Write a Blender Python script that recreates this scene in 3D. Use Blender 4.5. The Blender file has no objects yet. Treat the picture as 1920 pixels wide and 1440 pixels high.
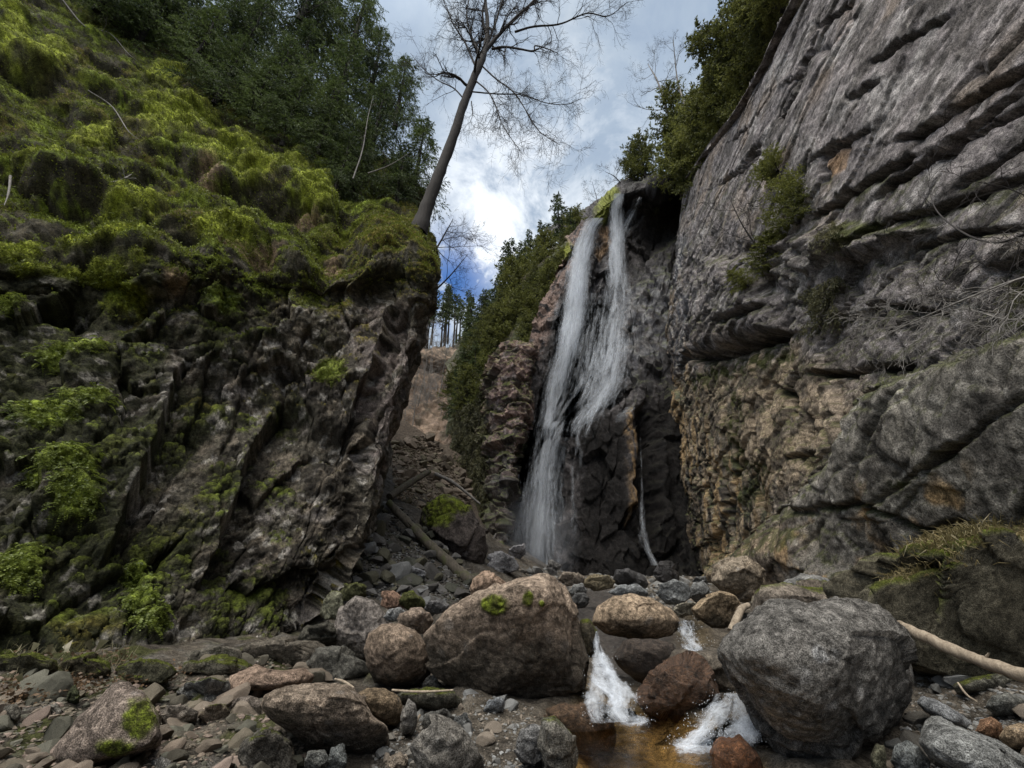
# A narrow rocky gorge with a tall waterfall, built as code.
EXPOSURE = 0.82
SKY_STRENGTH = 0.080
SUN_POWER = 2.3
import bpy, math, random
import numpy as np
from mathutils import Vector
C = bpy.context.scene.collection
PI = math.pi
R = math.radians
rng = np.random.default_rng(7)
random.seed(7)

# ------------------------------------------------------------------ camera
F = 760.0; PITCH = R(25.0); CZ = 1.6
SP, CP = math.sin(PITCH), math.cos(PITCH)
CAM = np.array([0.0, 0.0, CZ])

def ray(px, py):
    u = (np.asarray(px, float) - 960) / F; v = (720 - np.asarray(py, float)) / F
    return np.stack([u, CP - v * SP, SP + v * CP], -1)

def at(px, py, Y):
    """world point whose picture position is (px,py) and whose distance forward is Y"""
    r = ray(px, py)
    return CAM + r * (np.asarray(Y, float) / r[..., 1])[..., None]

def proj(P):
    d = P - CAM
    w = np.maximum(d[..., 1] * CP + d[..., 2] * SP, 1e-3)
    v = (-d[..., 1] * SP + d[..., 2] * CP) / w
    return 960 + F * d[..., 0] / w, 720 - F * v, w

# ------------------------------------------------------------------ noise
_rs = np.random.RandomState(3)
_perm = np.concatenate([_rs.permutation(1024)] * 3).astype(np.int32)
_g = _rs.normal(size=(1024, 3)).astype(np.float32); _g /= np.linalg.norm(_g, axis=1)[:, None]
_rv = _rs.rand(1024, 6).astype(np.float32)

def _h(i, j, k, s=0):
    return _perm[(_perm[(_perm[(i + s * 37) & 1023] + j) & 1023] + k) & 1023]

def perlin(p, s=0):
    p = np.asarray(p, np.float32)
    i = np.floor(p).astype(np.int32); f = p - i
    u = f * f * f * (f * (f * 6 - 15) + 10)
    out = 0
    for a in (0, 1):
        wa = u[:, 0] if a else 1 - u[:, 0]
        for b in (0, 1):
            wb = wa * (u[:, 1] if b else 1 - u[:, 1])
            for c in (0, 1):
                w = wb * (u[:, 2] if c else 1 - u[:, 2])
                g = _g[_h(i[:, 0] + a, i[:, 1] + b, i[:, 2] + c, s)]
                out = out + w * (g[:, 0] * (f[:, 0] - a) + g[:, 1] * (f[:, 1] - b) + g[:, 2] * (f[:, 2] - c))
    return out * 1.5

def fbm(p, o=4, s=0, rough=0.5):
    t = 0; a = 1.0; n = 0
    p = np.asarray(p, np.float32)
    for k in range(o):
        t = t + a * perlin(p * (2.03 ** k) + 11.3 * k, s + k); n += a; a *= rough
    return t / n * 1.3

def ridged(p, o=4, s=0):
    t = 0; a = 1.0; n = 0
    for k in range(o):
        t = t + a * (1 - 2 * np.abs(perlin(p * (2.1 ** k) + 7.7 * k, s + k))); n += a; a *= .5
    return t / n

def worley(p, s=0, jit=.9):
    """F1, F2, six random numbers of the nearest cell, offset from its centre"""
    p = np.asarray(p, np.float32); i = np.floor(p).astype(np.int32)
    n = len(p); f1 = np.full(n, 9, np.float32); f2 = f1.copy()
    cid = np.zeros(n, np.int32); off = np.zeros((n, 3), np.float32)
    for a in (-1, 0, 1):
        for b in (-1, 0, 1):
            for c in (-1, 0, 1):
                h = _h(i[:, 0] + a, i[:, 1] + b, i[:, 2] + c, s)
                q = _rv[h]
                d = p - (i + np.array([a, b, c]) + .5 + jit * (q[:, :3] - .5))
                dd = (d * d).sum(1)
                near = dd < f1
                f2 = np.where(near, f1, np.minimum(f2, dd))
                f1 = np.where(near, dd, f1); cid = np.where(near, h, cid)
                off[near] = d[near]
    return np.sqrt(f1), np.sqrt(f2), _rv[(cid * 7 + 13) & 1023], off

def chips(p, size, s=0, tilt=.5, step=.5):
    """chiselled rock: every cell is a facet of its own tilt and height"""
    f1, f2, r, off = worley(p / size, s)
    t = ((r[:, :3] - .5) * 2 * off).sum(1) * tilt + (r[:, 3] - .5) * step
    return t * np.mean(size), (f2 - f1)

def ss(a, b, x):
    t = np.clip((x - a) / (b - a), 0, 1); return t * t * (3 - 2 * t)

def mix(a, b, t):
    t = np.asarray(t)[:, None]; return a * (1 - t) + np.asarray(b, float) * t

# ------------------------------------------------------------------ picture-space measuring of real surface features
def pdist(px, py, line):
    """distance to a polyline, signed side (+ right/below of travel), and position along it 0..1"""
    best = np.full(px.shape, 1e9); side = np.zeros(px.shape); al = np.zeros(px.shape)
    n = len(line) - 1
    for k in range(n):
        (ax, ay), (bx, by) = line[k], line[k + 1]
        dx, dy = bx - ax, by - ay; L = dx * dx + dy * dy
        t = np.clip(((px - ax) * dx + (py - ay) * dy) / L, 0, 1)
        ex, ey = px - ax - t * dx, py - ay - t * dy
        d = np.hypot(ex, ey); m = d < best
        best = np.where(m, d, best); side = np.where(m, np.sign(dx * ey - dy * ex), side); al = np.where(m, (k + t) / n, al)
    return best, side, al

def inpoly(px, py, poly):
    """signed distance to polygon, positive inside"""
    d, _s, _a = pdist(px, py, list(poly) + [poly[0]])
    ins = np.zeros(px.shape, bool)
    n = len(poly)
    for k in range(n):
        (ax, ay), (bx, by) = poly[k], poly[(k + 1) % n]
        c = ((ay > py) != (by > py)) & (px < (bx - ax) * (py - ay) / (by - ay + 1e-9) + ax)
        ins ^= c
    return np.where(ins, d, -d)

# ------------------------------------------------------------------ meshes
def mesh_np(name, V, faces, mat=None, col=None, attrs=None, smooth=True, parent=None, origin=None):
    """faces: (n,3) or (n,4) array, or list of such arrays"""
    V = np.asarray(V, np.float64)
    if origin is not None:
        V = V - np.asarray(origin)
    fl = faces if isinstance(faces, list) else [faces]
    me = bpy.data.meshes.new(name)
    me.vertices.add(len(V)); me.vertices.foreach_set('co', V.astype(np.float32).ravel())
    loops = np.concatenate([f.ravel() for f in fl]).astype(np.int32)
    sizes = np.concatenate([np.full(len(f), f.shape[1]) for f in fl])
    starts = np.concatenate([[0], np.cumsum(sizes)[:-1]]).astype(np.int32)
    me.loops.add(len(loops)); me.loops.foreach_set('vertex_index', loops)
    me.polygons.add(len(sizes)); me.polygons.foreach_set('loop_start', starts)
    me.update(calc_edges=True)
    if col is not None:
        a = me.color_attributes.new('Col', 'FLOAT_COLOR', 'POINT')
        c = np.ones((len(V), 4), np.float32); c[:, :3] = col
        a.data.foreach_set('color', c.ravel())
    for k, v in (attrs or {}).items():
        a = me.attributes.new(k, 'FLOAT', 'POINT'); a.data.foreach_set('value', np.asarray(v, np.float32))
    me.polygons.foreach_set('use_smooth', np.full(len(sizes), smooth))
    if mat: me.materials.append(mat)
    o = bpy.data.objects.new(name, me); C.objects.link(o)
    if origin is not None and parent is None: o.location = [float(x) for x in origin]
    if parent is not None: o.parent = parent
    return o

def tag(o, label=None, cat=None, group=None, kind=None):
    if label: o['label'] = label
    if cat: o['category'] = cat
    if group: o['group'] = group
    if kind: o['kind'] = kind
    return o

def empty(name, loc, rz=0, scale=1):
    o = bpy.data.objects.new(name, None); C.objects.link(o)
    o.location = [float(x) for x in loc]; o.rotation_euler = (0, 0, rz); o.scale = (scale,) * 3
    o.empty_display_size = .2
    return o

def grid_faces(nu, nv):
    i = np.arange(nv - 1)[:, None] * nu + np.arange(nu - 1)[None]
    return np.stack([i, i + 1, i + nu + 1, i + nu], -1).reshape(-1, 4)

def catmull(A, n):
    """resample rows of A (k, ...) to n along axis 0"""
    k = len(A); t = np.linspace(0, k - 1, n); i = np.minimum(t.astype(int), k - 2); f = (t - i).reshape((-1,) + (1,) * (A.ndim - 1))
    P = lambda j: A[np.clip(j, 0, k - 1)]
    p0, p1, p2, p3 = P(i - 1), P(i), P(i + 1), P(i + 2)
    p0 = np.where((i == 0).reshape(f.shape), 2 * p1 - p2, p0); p3 = np.where((i == k - 2).reshape(f.shape), 2 * p2 - p1, p3)
    a = .5
    return p1 + f * a * ((p2 - p0) + f * ((2 * p0 - 5 * p1 + 4 * p2 - p3) + f * (3 * p1 - p0 - 3 * p2 + p3)))

def patch(ctrl, nu, nv, world=False):
    """ctrl rows (top to bottom) of columns; returns points and outward normals"""
    A = np.array(ctrl, float)
    A = catmull(A, nv); A = catmull(np.swapaxes(A, 0, 1), nu); A = np.swapaxes(A, 0, 1)
    P = A if world else at(A[..., 0], A[..., 1], A[..., 2])
    N = gnormals(P)
    return P.reshape(-1, 3), N.reshape(-1, 3)

def gnormals(P):
    du = np.gradient(P, axis=1); dv = np.gradient(P, axis=0)
    N = np.cross(dv, du)
    return N / np.maximum(np.linalg.norm(N, axis=-1, keepdims=True), 1e-9)

_ico = {}
def ico(sub):
    if sub in _ico: return _ico[sub]
    import bmesh
    bm = bmesh.new(); bmesh.ops.create_icosphere(bm, subdivisions=sub, radius=1)
    V = np.array([v.co[:] for v in bm.verts]); Fc = np.array([[v.index for v in f.verts] for f in bm.faces]); bm.free()
    _ico[sub] = (V / np.linalg.norm(V, axis=1)[:, None], Fc)
    return _ico[sub]

def tube(pts, rad, n=6, closed_tip=True, rough=0.0, seed=0):
    """swept tube along a polyline: vertices and faces"""
    pts = np.asarray(pts, float); rad = np.asarray(rad, float); k = len(pts)
    T = np.gradient(pts, axis=0); T /= np.maximum(np.linalg.norm(T, axis=1)[:, None], 1e-9)
    up = np.array([.13, .22, .97]) if abs(T[0, 2]) < .9 else np.array([.97, .2, .1])
    A = np.cross(T, up); A /= np.maximum(np.linalg.norm(A, axis=1)[:, None], 1e-9)
    B = np.cross(T, A)
    th = np.arange(n) / n * 2 * PI
    ring = A[:, None] * np.cos(th)[None, :, None] + B[:, None] * np.sin(th)[None, :, None]
    rr = np.repeat(rad[:, None], n, 1)
    V = pts[:, None] + ring * rr[..., None]
    V = V.reshape(-1, 3)
    if rough:
        f = fbm(V / max(rad.max() * 1.3, .01), 3, seed) * rough
        V = V + (ring.reshape(-1, 3)) * (f * rr.ravel())[:, None]
    i = np.arange(k - 1)[:, None] * n + np.arange(n)[None]
    j = np.arange(k - 1)[:, None] * n + (np.arange(n)[None] + 1) % n
    Fq = np.stack([i, j, j + n, i + n], -1).reshape(-1, 4)
    return V, Fq

class Acc:
    """collects pieces into one mesh"""
    def __init__(s): s.V = []; s.F = {}; s.n = 0; s.C = []
    def add(s, V, Fc, col=None):
        s.V.append(V); s.F.setdefault(Fc.shape[1], []).append(Fc + s.n); s.n += len(V)
        if col is not None: s.C.append(np.broadcast_to(np.asarray(col, float), (len(V), 3)))
    def build(s, name, mat, parent=None, origin=None, smooth=True):
        V = np.concatenate(s.V); fl = [np.concatenate(v) for v in s.F.values()]
        return mesh_np(name, V, fl, mat, np.concatenate(s.C) if s.C else None, None, smooth, parent, origin)

# ------------------------------------------------------------------ materials
class NT:
    def __init__(s, name):
        s.m = bpy.data.materials.new(name); s.m.use_nodes = True; s.t = s.m.node_tree; s.t.nodes.clear()
    def n(s, typ, **kw):
        x = s.t.nodes.new(typ)
        for k, v in kw.items():
            if k.startswith('i_'): 
                key = k[2:]; key = int(key) if key.isdigit() else key.replace('_', ' ')
                if hasattr(v, 'is_output'): s.t.links.new(v, x.inputs[key])
                else: x.inputs[key].default_value = v
            else: setattr(x, k, v)
        return x
    def math(s, op, a, b=0.0, c=0.0):
        x = s.n('ShaderNodeMath', operation=op)
        for k, v in enumerate((a, b, c)):
            if hasattr(v, 'is_output'): s.t.links.new(v, x.inputs[k])
            else: x.inputs[k].default_value = v
        return x.outputs[0]
    def ramp(s, fac, stops):
        x = s.n('ShaderNodeValToRGB'); e = x.color_ramp.elements
        while len(e) < len(stops): e.new(.5)
        for k, (p, c) in enumerate(stops):
            e[k].position = p; e[k].color = (*c, 1) if isinstance(c, tuple) else (c, c, c, 1)
        s.t.links.new(fac, x.inputs[0]); return x.outputs[0]
    def mul(s, a, b, fac=1.0, blend='MULTIPLY'):
        x = s.n('ShaderNodeMix', data_type='RGBA', blend_type=blend)
        for k, v in ((6, a), (7, b)):
            if hasattr(v, 'is_output'): s.t.links.new(v, x.inputs[k])
            else: x.inputs[k].default_value = v
        if hasattr(fac, 'is_output'): s.t.links.new(fac, x.inputs[0])
        else: x.inputs[0].default_value = fac
        return x.outputs[2]
    def out(s, surf): 
        o = s.n('ShaderNodeOutputMaterial'); s.t.links.new(surf, o.inputs[0]); return s.m

def rock_mat(name, scale=1.0, bump=.6, base=None, obj=False, contrast=.55, speck=.5, rough=.9):
    """weathered rock: colour from the mesh's own colour layer (or base), grain, mineral specks and bump from noise"""
    t = NT(name)
    tc = t.n('ShaderNodeTexCoord'); co = tc.outputs['Object']
    n1 = t.n('ShaderNodeTexNoise', i_Vector=co, i_Scale=5.0 * scale, i_Detail=9.0, i_Roughness=.68)
    n2 = t.n('ShaderNodeTexNoise', i_Vector=co, i_Scale=34.0 * scale, i_Detail=6.0, i_Roughness=.7)
    v1 = t.n('ShaderNodeTexVoronoi', i_Vector=n_warp(t, co, 2.2 * scale, .25), i_Scale=13.0 * scale, i_Randomness=1.0)
    if base is None:
        a = t.n('ShaderNodeVertexColor', layer_name='Col'); bc = a.outputs[0]
    else:
        bc = t.n('ShaderNodeRGB').outputs[0]; bc.default_value = (*base, 1)
    if obj:   # each stone of a shared shape varies
        oi = t.n('ShaderNodeObjectInfo')
        bc = t.mul(bc, oi.outputs['Color'])
    k1 = t.ramp(n1.outputs[0], [(.36, 1 - contrast), (.5, 1.0), (.64, 1 + contrast)])
    k2 = t.ramp(n2.outputs[0], [(.38, 1 - speck), (.5, 1.0), (.62, 1 + speck)])
    bc = t.mul(t.mul(bc, k1), k2)
    wet = t.n('ShaderNodeAttribute', attribute_name='wet')
    rg = t.math('MULTIPLY_ADD', wet.outputs['Fac'], -.62, rough)
    h = t.math('ADD', t.math('MULTIPLY', n1.outputs[0], 1.0), t.math('MULTIPLY', n2.outputs[0], .6))
    h = t.math('ADD', h, t.math('MULTIPLY', v1.outputs[0], .18))
    b = t.n('ShaderNodeBump', i_Strength=bump, i_Distance=.12 / scale, i_Height=h)
    p = t.n('ShaderNodeBsdfPrincipled', i_Base_Color=bc, i_Roughness=rg, i_Normal=b.outputs[0])
    t.t.links.new(t.math('MULTIPLY_ADD', wet.outputs['Fac'], .5, .12), p.inputs['Specular IOR Level'])
    return t.out(p.outputs[0])

def n_warp(t, co, sc, amt):
    n = t.n('ShaderNodeTexNoise', i_Vector=co, i_Scale=sc, i_Detail=3.0)
    a = t.n('ShaderNodeVectorMath', operation='SCALE', i_Scale=amt); t.t.links.new(n.outputs['Color'], a.inputs[0])
    b = t.n('ShaderNodeVectorMath', operation='ADD'); t.t.links.new(co, b.inputs[0]); t.t.links.new(a.outputs[0], b.inputs[1])
    return b.outputs[0]

def leaf_mat(name, dark, light, trans=.3, scale=1.2, vcol=False):
    t = NT(name)
    g = t.n('ShaderNodeNewGeometry'); 
    n = t.n('ShaderNodeTexNoise', i_Vector=g.outputs['Position'], i_Scale=scale, i_Detail=4.0, i_Roughness=.7)
    oi = t.n('ShaderNodeObjectInfo')
    f = t.math('ADD', n.outputs[0], t.math('MULTIPLY', t.math('SUBTRACT', oi.outputs['Random'], .5), .25))
    f = t.math('ADD', f, t.math('MULTIPLY', t.math('SUBTRACT', g.outputs['Random Per Island'], .5), .3))
    c = t.ramp(f, [(.3, dark), (.7, light)])
    d = t.n('ShaderNodeBsdfDiffuse', i_Color=c); tr = t.n('ShaderNodeBsdfTranslucent', i_Color=c)
    gl = t.n('ShaderNodeBsdfGlossy', i_Color=(.6, .6, .6, 1), i_Roughness=.5)
    m = t.n('ShaderNodeMixShader', i_0=trans); t.t.links.new(d.outputs[0], m.inputs[1]); t.t.links.new(tr.outputs[0], m.inputs[2])
    m2 = t.n('ShaderNodeMixShader', i_0=.04); t.t.links.new(m.outputs[0], m2.inputs[1]); t.t.links.new(gl.outputs[0], m2.inputs[2])
    return t.out(m2.outputs[0])

def bark_mat(name, a, b, scale=1.0, moss=None):
    t = NT(name)
    co = t.n('ShaderNodeTexCoord').outputs['Object']
    mp = t.n('ShaderNodeMapping', i_Vector=co, i_Scale=(9 * scale, 9 * scale, 2.2 * scale))
    n1 = t.n('ShaderNodeTexNoise', i_Vector=mp.outputs[0], i_Scale=1.0, i_Detail=8.0, i_Roughness=.7)
    n2 = t.n('ShaderNodeTexNoise', i_Vector=co, i_Scale=1.6 * scale, i_Detail=5.0)
    c = t.ramp(n1.outputs[0], [(.32, a), (.68, b)])
    if moss: c = t.mul(c, (*moss, 1), t.ramp(n2.outputs[0], [(.5, 0.0), (.62, .8)]), 'MIX')
    bp = t.n('ShaderNodeBump', i_Strength=.8, i_Distance=.03, i_Height=n1.outputs[0])
    p = t.n('ShaderNodeBsdfPrincipled', i_Base_Color=c, i_Roughness=.9, i_Normal=bp.outputs[0])
    return t.out(p.outputs[0])
# ------------------------------------------------------------------ camera, sky and sun
sc = bpy.context.scene
cam = bpy.data.cameras.new('camera'); co_ = bpy.data.objects.new('camera', cam); C.objects.link(co_)
co_.location = CAM; co_.rotation_euler = (PI / 2 + PITCH, 0, 0)
cam.sensor_width = 36; cam.lens = 36 * F / 1920; cam.clip_end = 2000; cam.clip_start = .05
sc.camera = co_
sc.view_settings.view_transform = 'Standard'; sc.view_settings.look = 'None'; sc.view_settings.exposure = EXPOSURE
sc.view_settings.gamma = 1
SUN_D = Vector((-.16, -.42, .89)).normalized()
SUN_EL = math.asin(SUN_D.z); SUN_AZ = math.atan2(SUN_D.x, SUN_D.y)

w = bpy.data.worlds.new('World'); sc.world = w; w.use_nodes = True
nt = w.node_tree; nt.nodes.clear()
class WT(NT):
    def __init__(s): s.t = nt
t = WT()
sky = t.n('ShaderNodeTexSky', sky_type='NISHITA', sun_disc=False, sun_elevation=SUN_EL, sun_rotation=SUN_AZ, altitude=300)
co = t.n('ShaderNodeTexCoord').outputs['Generated']
def wnoise(scale, det, rough, seed, vec=None, dist=0.0):
    mp = t.n('ShaderNodeMapping', i_Vector=vec or co, i_Location=(seed, seed * .7, seed * 1.3))
    return t.n('ShaderNodeTexNoise', i_Vector=mp.outputs[0], i_Scale=scale, i_Detail=det, i_Roughness=rough, i_Distortion=dist).outputs[0]
def lobe(px, py, lo, hi):
    d = ray(px, py); d = d / np.linalg.norm(d)
    x = t.n('ShaderNodeVectorMath', operation='DOT_PRODUCT', i_1=tuple(float(v) for v in d)); nt.links.new(co, x.inputs[0])
    return t.ramp(t.math('MULTIPLY', t.math('SUBTRACT', 1.0, x.outputs['Value']), 1.0), [(0.0, 1.0), (lo, .6), (hi, 0.0)])
big = wnoise(2.3, 6.0, .55, 4.2, dist=.35)
fine = wnoise(6.5, 7.0, .62, 1.7, dist=.5)
sh = t.math('ADD', t.math('MULTIPLY', big, .7), t.math('MULTIPLY', fine, .3))
cloud = t.ramp(sh, [(.30, (1.6, 2.25, 3.3)), (.46, (2.4, 3.1, 4.2)), (.58, (3.3, 4.0, 4.9)), (.72, (5.2, 5.7, 6.2))])
# the bright break low between the cliffs, and the brighter cloud round the hidden sun
brk = t.math('MULTIPLY', lobe(915, 430, .010, .035), t.ramp(fine, [(.36, .0), (.58, 1.0)]))
cloud = t.mul(cloud, (8.2, 8.6, 9.0, 1), brk, 'MIX')
brk2 = t.math('MULTIPLY', lobe(1040, 300, .012, .03), t.ramp(fine, [(.42, .0), (.68, .75)]))
cloud = t.mul(cloud, (7.5, 7.9, 8.4, 1), brk2, 'MIX')
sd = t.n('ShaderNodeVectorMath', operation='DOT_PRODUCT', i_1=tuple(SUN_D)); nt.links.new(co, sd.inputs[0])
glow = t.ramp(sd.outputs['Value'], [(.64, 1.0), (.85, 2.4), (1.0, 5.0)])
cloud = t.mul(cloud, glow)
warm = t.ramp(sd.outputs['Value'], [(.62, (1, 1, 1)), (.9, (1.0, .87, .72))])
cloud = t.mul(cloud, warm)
gap = t.math('MULTIPLY', lobe(848, 530, .003, .011), t.ramp(wnoise(16.0, 5.0, .55, 9.1), [(.42, 0.0), (.52, 1.0)]))
blue = t.mul(sky.outputs[0], (.6, .95, 1.4, 1))
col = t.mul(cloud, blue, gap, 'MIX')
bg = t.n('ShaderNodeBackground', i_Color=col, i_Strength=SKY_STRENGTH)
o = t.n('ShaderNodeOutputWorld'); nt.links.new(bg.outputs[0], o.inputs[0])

sun = bpy.data.lights.new('sun', 'SUN'); sun.energy = SUN_POWER; sun.angle = R(50); sun.color = (1, .94, .85)
so = bpy.data.objects.new('sun', sun); C.objects.link(so)
so.rotation_euler = (-SUN_D).to_track_quat('-Z', 'Y').to_euler()
so.location = (0, 0, 60)
# ------------------------------------------------------------------ cliffs
M_CLIFF = rock_mat('cliff_rock', scale=.9, bump=.6, contrast=.45, speck=.6)
M_MOSSY = rock_mat('mossy_rock', scale=.8, bump=.9, contrast=.5, speck=.55)

def mesh_normals(P, nv, nu):
    return gnormals(P.reshape(nv, nu, 3)).reshape(-1, 3)

def frame_of(d1, n):
    """rows: along the bedding, across the bedding, out of the face"""
    d1 = np.asarray(d1, float); d1 /= np.linalg.norm(d1); n = np.asarray(n, float)
    n = n - d1 * (n @ d1); n /= np.linalg.norm(n)
    return np.stack([d1, np.cross(n, d1), n])

def tilt_up(N):
    return N[:, 2]

# ---- the mossy cliff on the near side of the leaning tree
NU, NV = 560, 540
L = [
 [(-420,-420,8),(-160,-300,9.5),(90,-110,12),(280,30,15),(420,120,17),(560,190,18.5),(680,270,20),(760,330,21),(800,365,23),(775,345,30)],
 [(-420,-120,7.2),(-160,-70,8.6),(90,20,10.8),(268,112,13),(400,195,14.5),(520,270,15.2),(640,352,15.8),(722,402,17),(792,436,18.4),(775,430,28)],
 [(-420,120,7),(-160,110,8.2),(90,150,9.9),(268,215,11.9),(400,270,13),(520,330,13.6),(650,392,14),(728,420,15.2),(803,455,16.8),(780,450,27)],
 [(-420,330,6.8),(-160,320,7.8),(90,330,9.2),(268,360,10.6),(400,392,11.5),(515,430,12.2),(612,448,12.6),(730,448,13.6),(813,480,15),(785,475,26)],
 [(-420,520,6.5),(-160,490,7.3),(90,480,8.5),(268,490,9.5),(400,482,10.4),(520,497,11.1),(620,510,11.7),(730,490,12.4),(818,508,13.8),(785,505,25)],
 [(-420,600,6.7),(-160,570,7.5),(90,560,8.75),(268,570,9.7),(400,560,10.6),(520,570,11.35),(620,575,12.0),(720,570,12.7),(803,575,13.8),(780,575,25)],
 [(-420,720,6.8),(-160,710,7.6),(90,700,8.7),(260,700,9.7),(390,700,10.6),(510,700,11.4),(610,700,12),(690,705,12.5),(772,705,13.5),(750,705,24)],
 [(-420,860,6.8),(-160,860,7.5),(90,860,8.5),(255,860,9.4),(385,860,10.2),(500,860,11),(600,860,11.7),(665,860,12.2),(731,860,13.2),(705,860,23)],
 [(-420,1000,6.6),(-160,1000,7.3),(90,1000,8.2),(250,1000,9),(375,1000,9.8),(490,1000,10.6),(585,1000,11.3),(640,1000,11.9),(700,1000,13),(675,1000,22)],
 [(-420,1120,6.4),(-160,1120,7),(90,1120,8),(250,1120,8.7),(362,1120,9.5),(470,1120,10.3),(545,1120,11),(590,1120,11.7),(632,1085,12.7),(610,1085,21)],
 [(-420,1330,6),(-160,1300,6.7),(80,1275,7.7),(240,1255,8.4),(350,1240,9.1),(445,1222,9.8),(510,1208,10.6),(550,1190,11.5),(578,1160,12.5),(560,1150,20)],
 [(-420,1480,5.8),(-160,1440,6.4),(80,1400,7.4),(240,1360,8.2),(350,1330,8.9),(445,1300,9.7),(510,1280,10.5),(545,1260,11.3),(565,1220,12.3),(555,1220,20)],
]
P, N = patch(L, NU, NV)
px, py, _ = proj(P)
Q = frame_of(at(380, 1090, 9.8) - at(530, 730, 11.4), (.55, -.8, .1))
pr = P @ Q.T                                    # along ribs, across, out
lip = ss(430, 590, py + .10 * (px - 560) * (px > 560) + 70 * fbm(P / 2.5, 3, 3)) # 0 moss slope above, 1 face below
uu = np.tile(np.linspace(0, 9, NU), NV); ef = 1 - .7 * ss(7.0, 8.0, uu)
face_c, face_e = chips(pr * np.array([.62, 1, 1]) + .5 * np.stack([fbm(P / 2.1, 3, 5), fbm(P / 2.1, 3, 6), fbm(P / 2.1, 3, 7)], 1), np.array([1.6, 1.25, 1.25]), 4, .42, .55)
small_c, small_e = chips(pr * np.array([.85, 1, 1]) + .15 * fbm(P / .6, 3, 15)[:, None], np.array([.42, .36, .36]), 9, .5, .5)
bil = np.abs(fbm(P * np.array([.2, .2, .34]) + .5 * fbm(P / 4, 2, 22)[:, None], 3, 21)) ; bil2 = np.abs(fbm(P * np.array([.9, .9, 1.5]), 4, 25))
terr = P[:, 2] * .36 + 1.3 * fbm(P / 5.5, 3, 31) + .22 * pr[:, 1] + .25 * fbm(P / 1.2, 3, 32)
tf = terr - np.floor(terr)
ledge = ss(0, .5, tf) * (1 - ss(.5, 1, tf))
rg = ss(-.25, .3, fbm(P / 2.2, 3, 8))
D = .6 * fbm(P / 5, 3, 2) + face_c * (.2 + .6 * lip) * ef + ef * small_c * (.1 + .6 * lip * rg * (1 - .6 * ss(560, 680, px))) + .22 * fbm(P / 1.3, 4, 10)
wq = P * np.array([1, 1, 1.35]) + .9 * np.stack([fbm(P / 2.2, 3, 34), fbm(P / 2.2, 3, 35), fbm(P / 2.2, 3, 36)], 1)
d1, d1b, dr_, _o = worley(wq / 2.7, 22); d2, d2b, dr2, _o = worley(wq / .95 + .3, 23)
bright = np.zeros(len(P)); bw = .45 * fbm(P / .6, 3, 37)
for (bx, by, ba, bb) in [(330,222,95,42),(430,285,75,36),(480,330,60,26),(600,362,62,34),(540,320,50,26),(130,498,150,26),(225,545,62,22),(25,70,34,70),(90,110,50,40),(250,400,80,20),(200,450,90,16),(90,310,60,26),(420,440,70,18),(20,470,60,26),(310,150,50,24),(170,250,60,22)]:
    bright = np.maximum(bright, 1 - ss(.45, 1.15, np.hypot((px - bx) / ba, (py - by) / bb) + bw))
lm = (.25 + .9 * ss(-.2, .3, fbm(P / 3.5, 3, 38))) * (1 - .75 * bright)
D += (1 - lip) * (1.0 * (.55 - d1) * (.4 + dr_[:, 0]) * lm + .22 * (.5 - d2) * (.2 + dr2[:, 0]) * lm + .8 * fbm(P * np.array([.28, .28, .5]), 4, 27) + .12 * fbm(P / .9, 3, 28) + .30 * bright - .2 * np.exp(-((d1b - d1) / .10) ** 2) * lm)
D += lip * ss(-.1, .3, fbm(P / 2.6, 3, 29)) * .35 * (.5 - d2) + ledge * ss(-.2, .35, fbm(P / 3, 3, 33)) * (.30 * (1 - lip) + .15 * lip)
D += ef * .11 * fbm(P / .3, 4, 12) + ef * .05 * fbm(P / .1, 2, 14) - .10 * np.exp(-(face_e / .05) ** 2) * lip - .06 * np.exp(-(small_e / .07) ** 2) * lip
for line, amp, wd in (([(350,650),(305,790),(240,940),(185,1070)], .85, 120), ([(535,725),(478,820),(432,950),(372,1105)], 1.0, 150), ([(735,560),(715,640),(672,740),(640,840)], .55, 70),
                      ([(330,700),(420,640),(560,600)], .3, 60)):
    wob = 16 * fbm(P / .8, 3, 44)
    d, s, al = pdist(px + wob, py, line)
    fade = ss(0, .12, al) * (1 - ss(.86, 1, al))
    right = s < 0
    D += fade * np.where(right, -amp * np.exp(-d / wd) * ss(0, 7, d), .32 * np.exp(-(d / 30) ** 2))
for line, amp, wd in (([(640,352),(655,400),(632,440),(600,452)], .9, 24), ([(660,440),(640,480),(600,520)], .8, 30), ([(480,490),(560,540),(640,545),(700,540)], .8, 34),
                      ([(230,580),(330,560),(400,555)], .5, 26), ([(110,500),(200,520),(270,560)], .45, 22), ([(0,520),(60,560),(130,575)], .5, 24),
                      ([(560,430),(600,470)], .4, 20), ([(430,300),(470,370),(540,395)], .5, 22), ([(0,120),(50,160),(110,200)], .7, 30)):
    d, s, al = pdist(px + 10 * fbm(P / .6, 2, 46), py, line)
    D -= amp * np.exp(-(d / wd) ** 2)
P1 = P + N * D[:, None]
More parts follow.
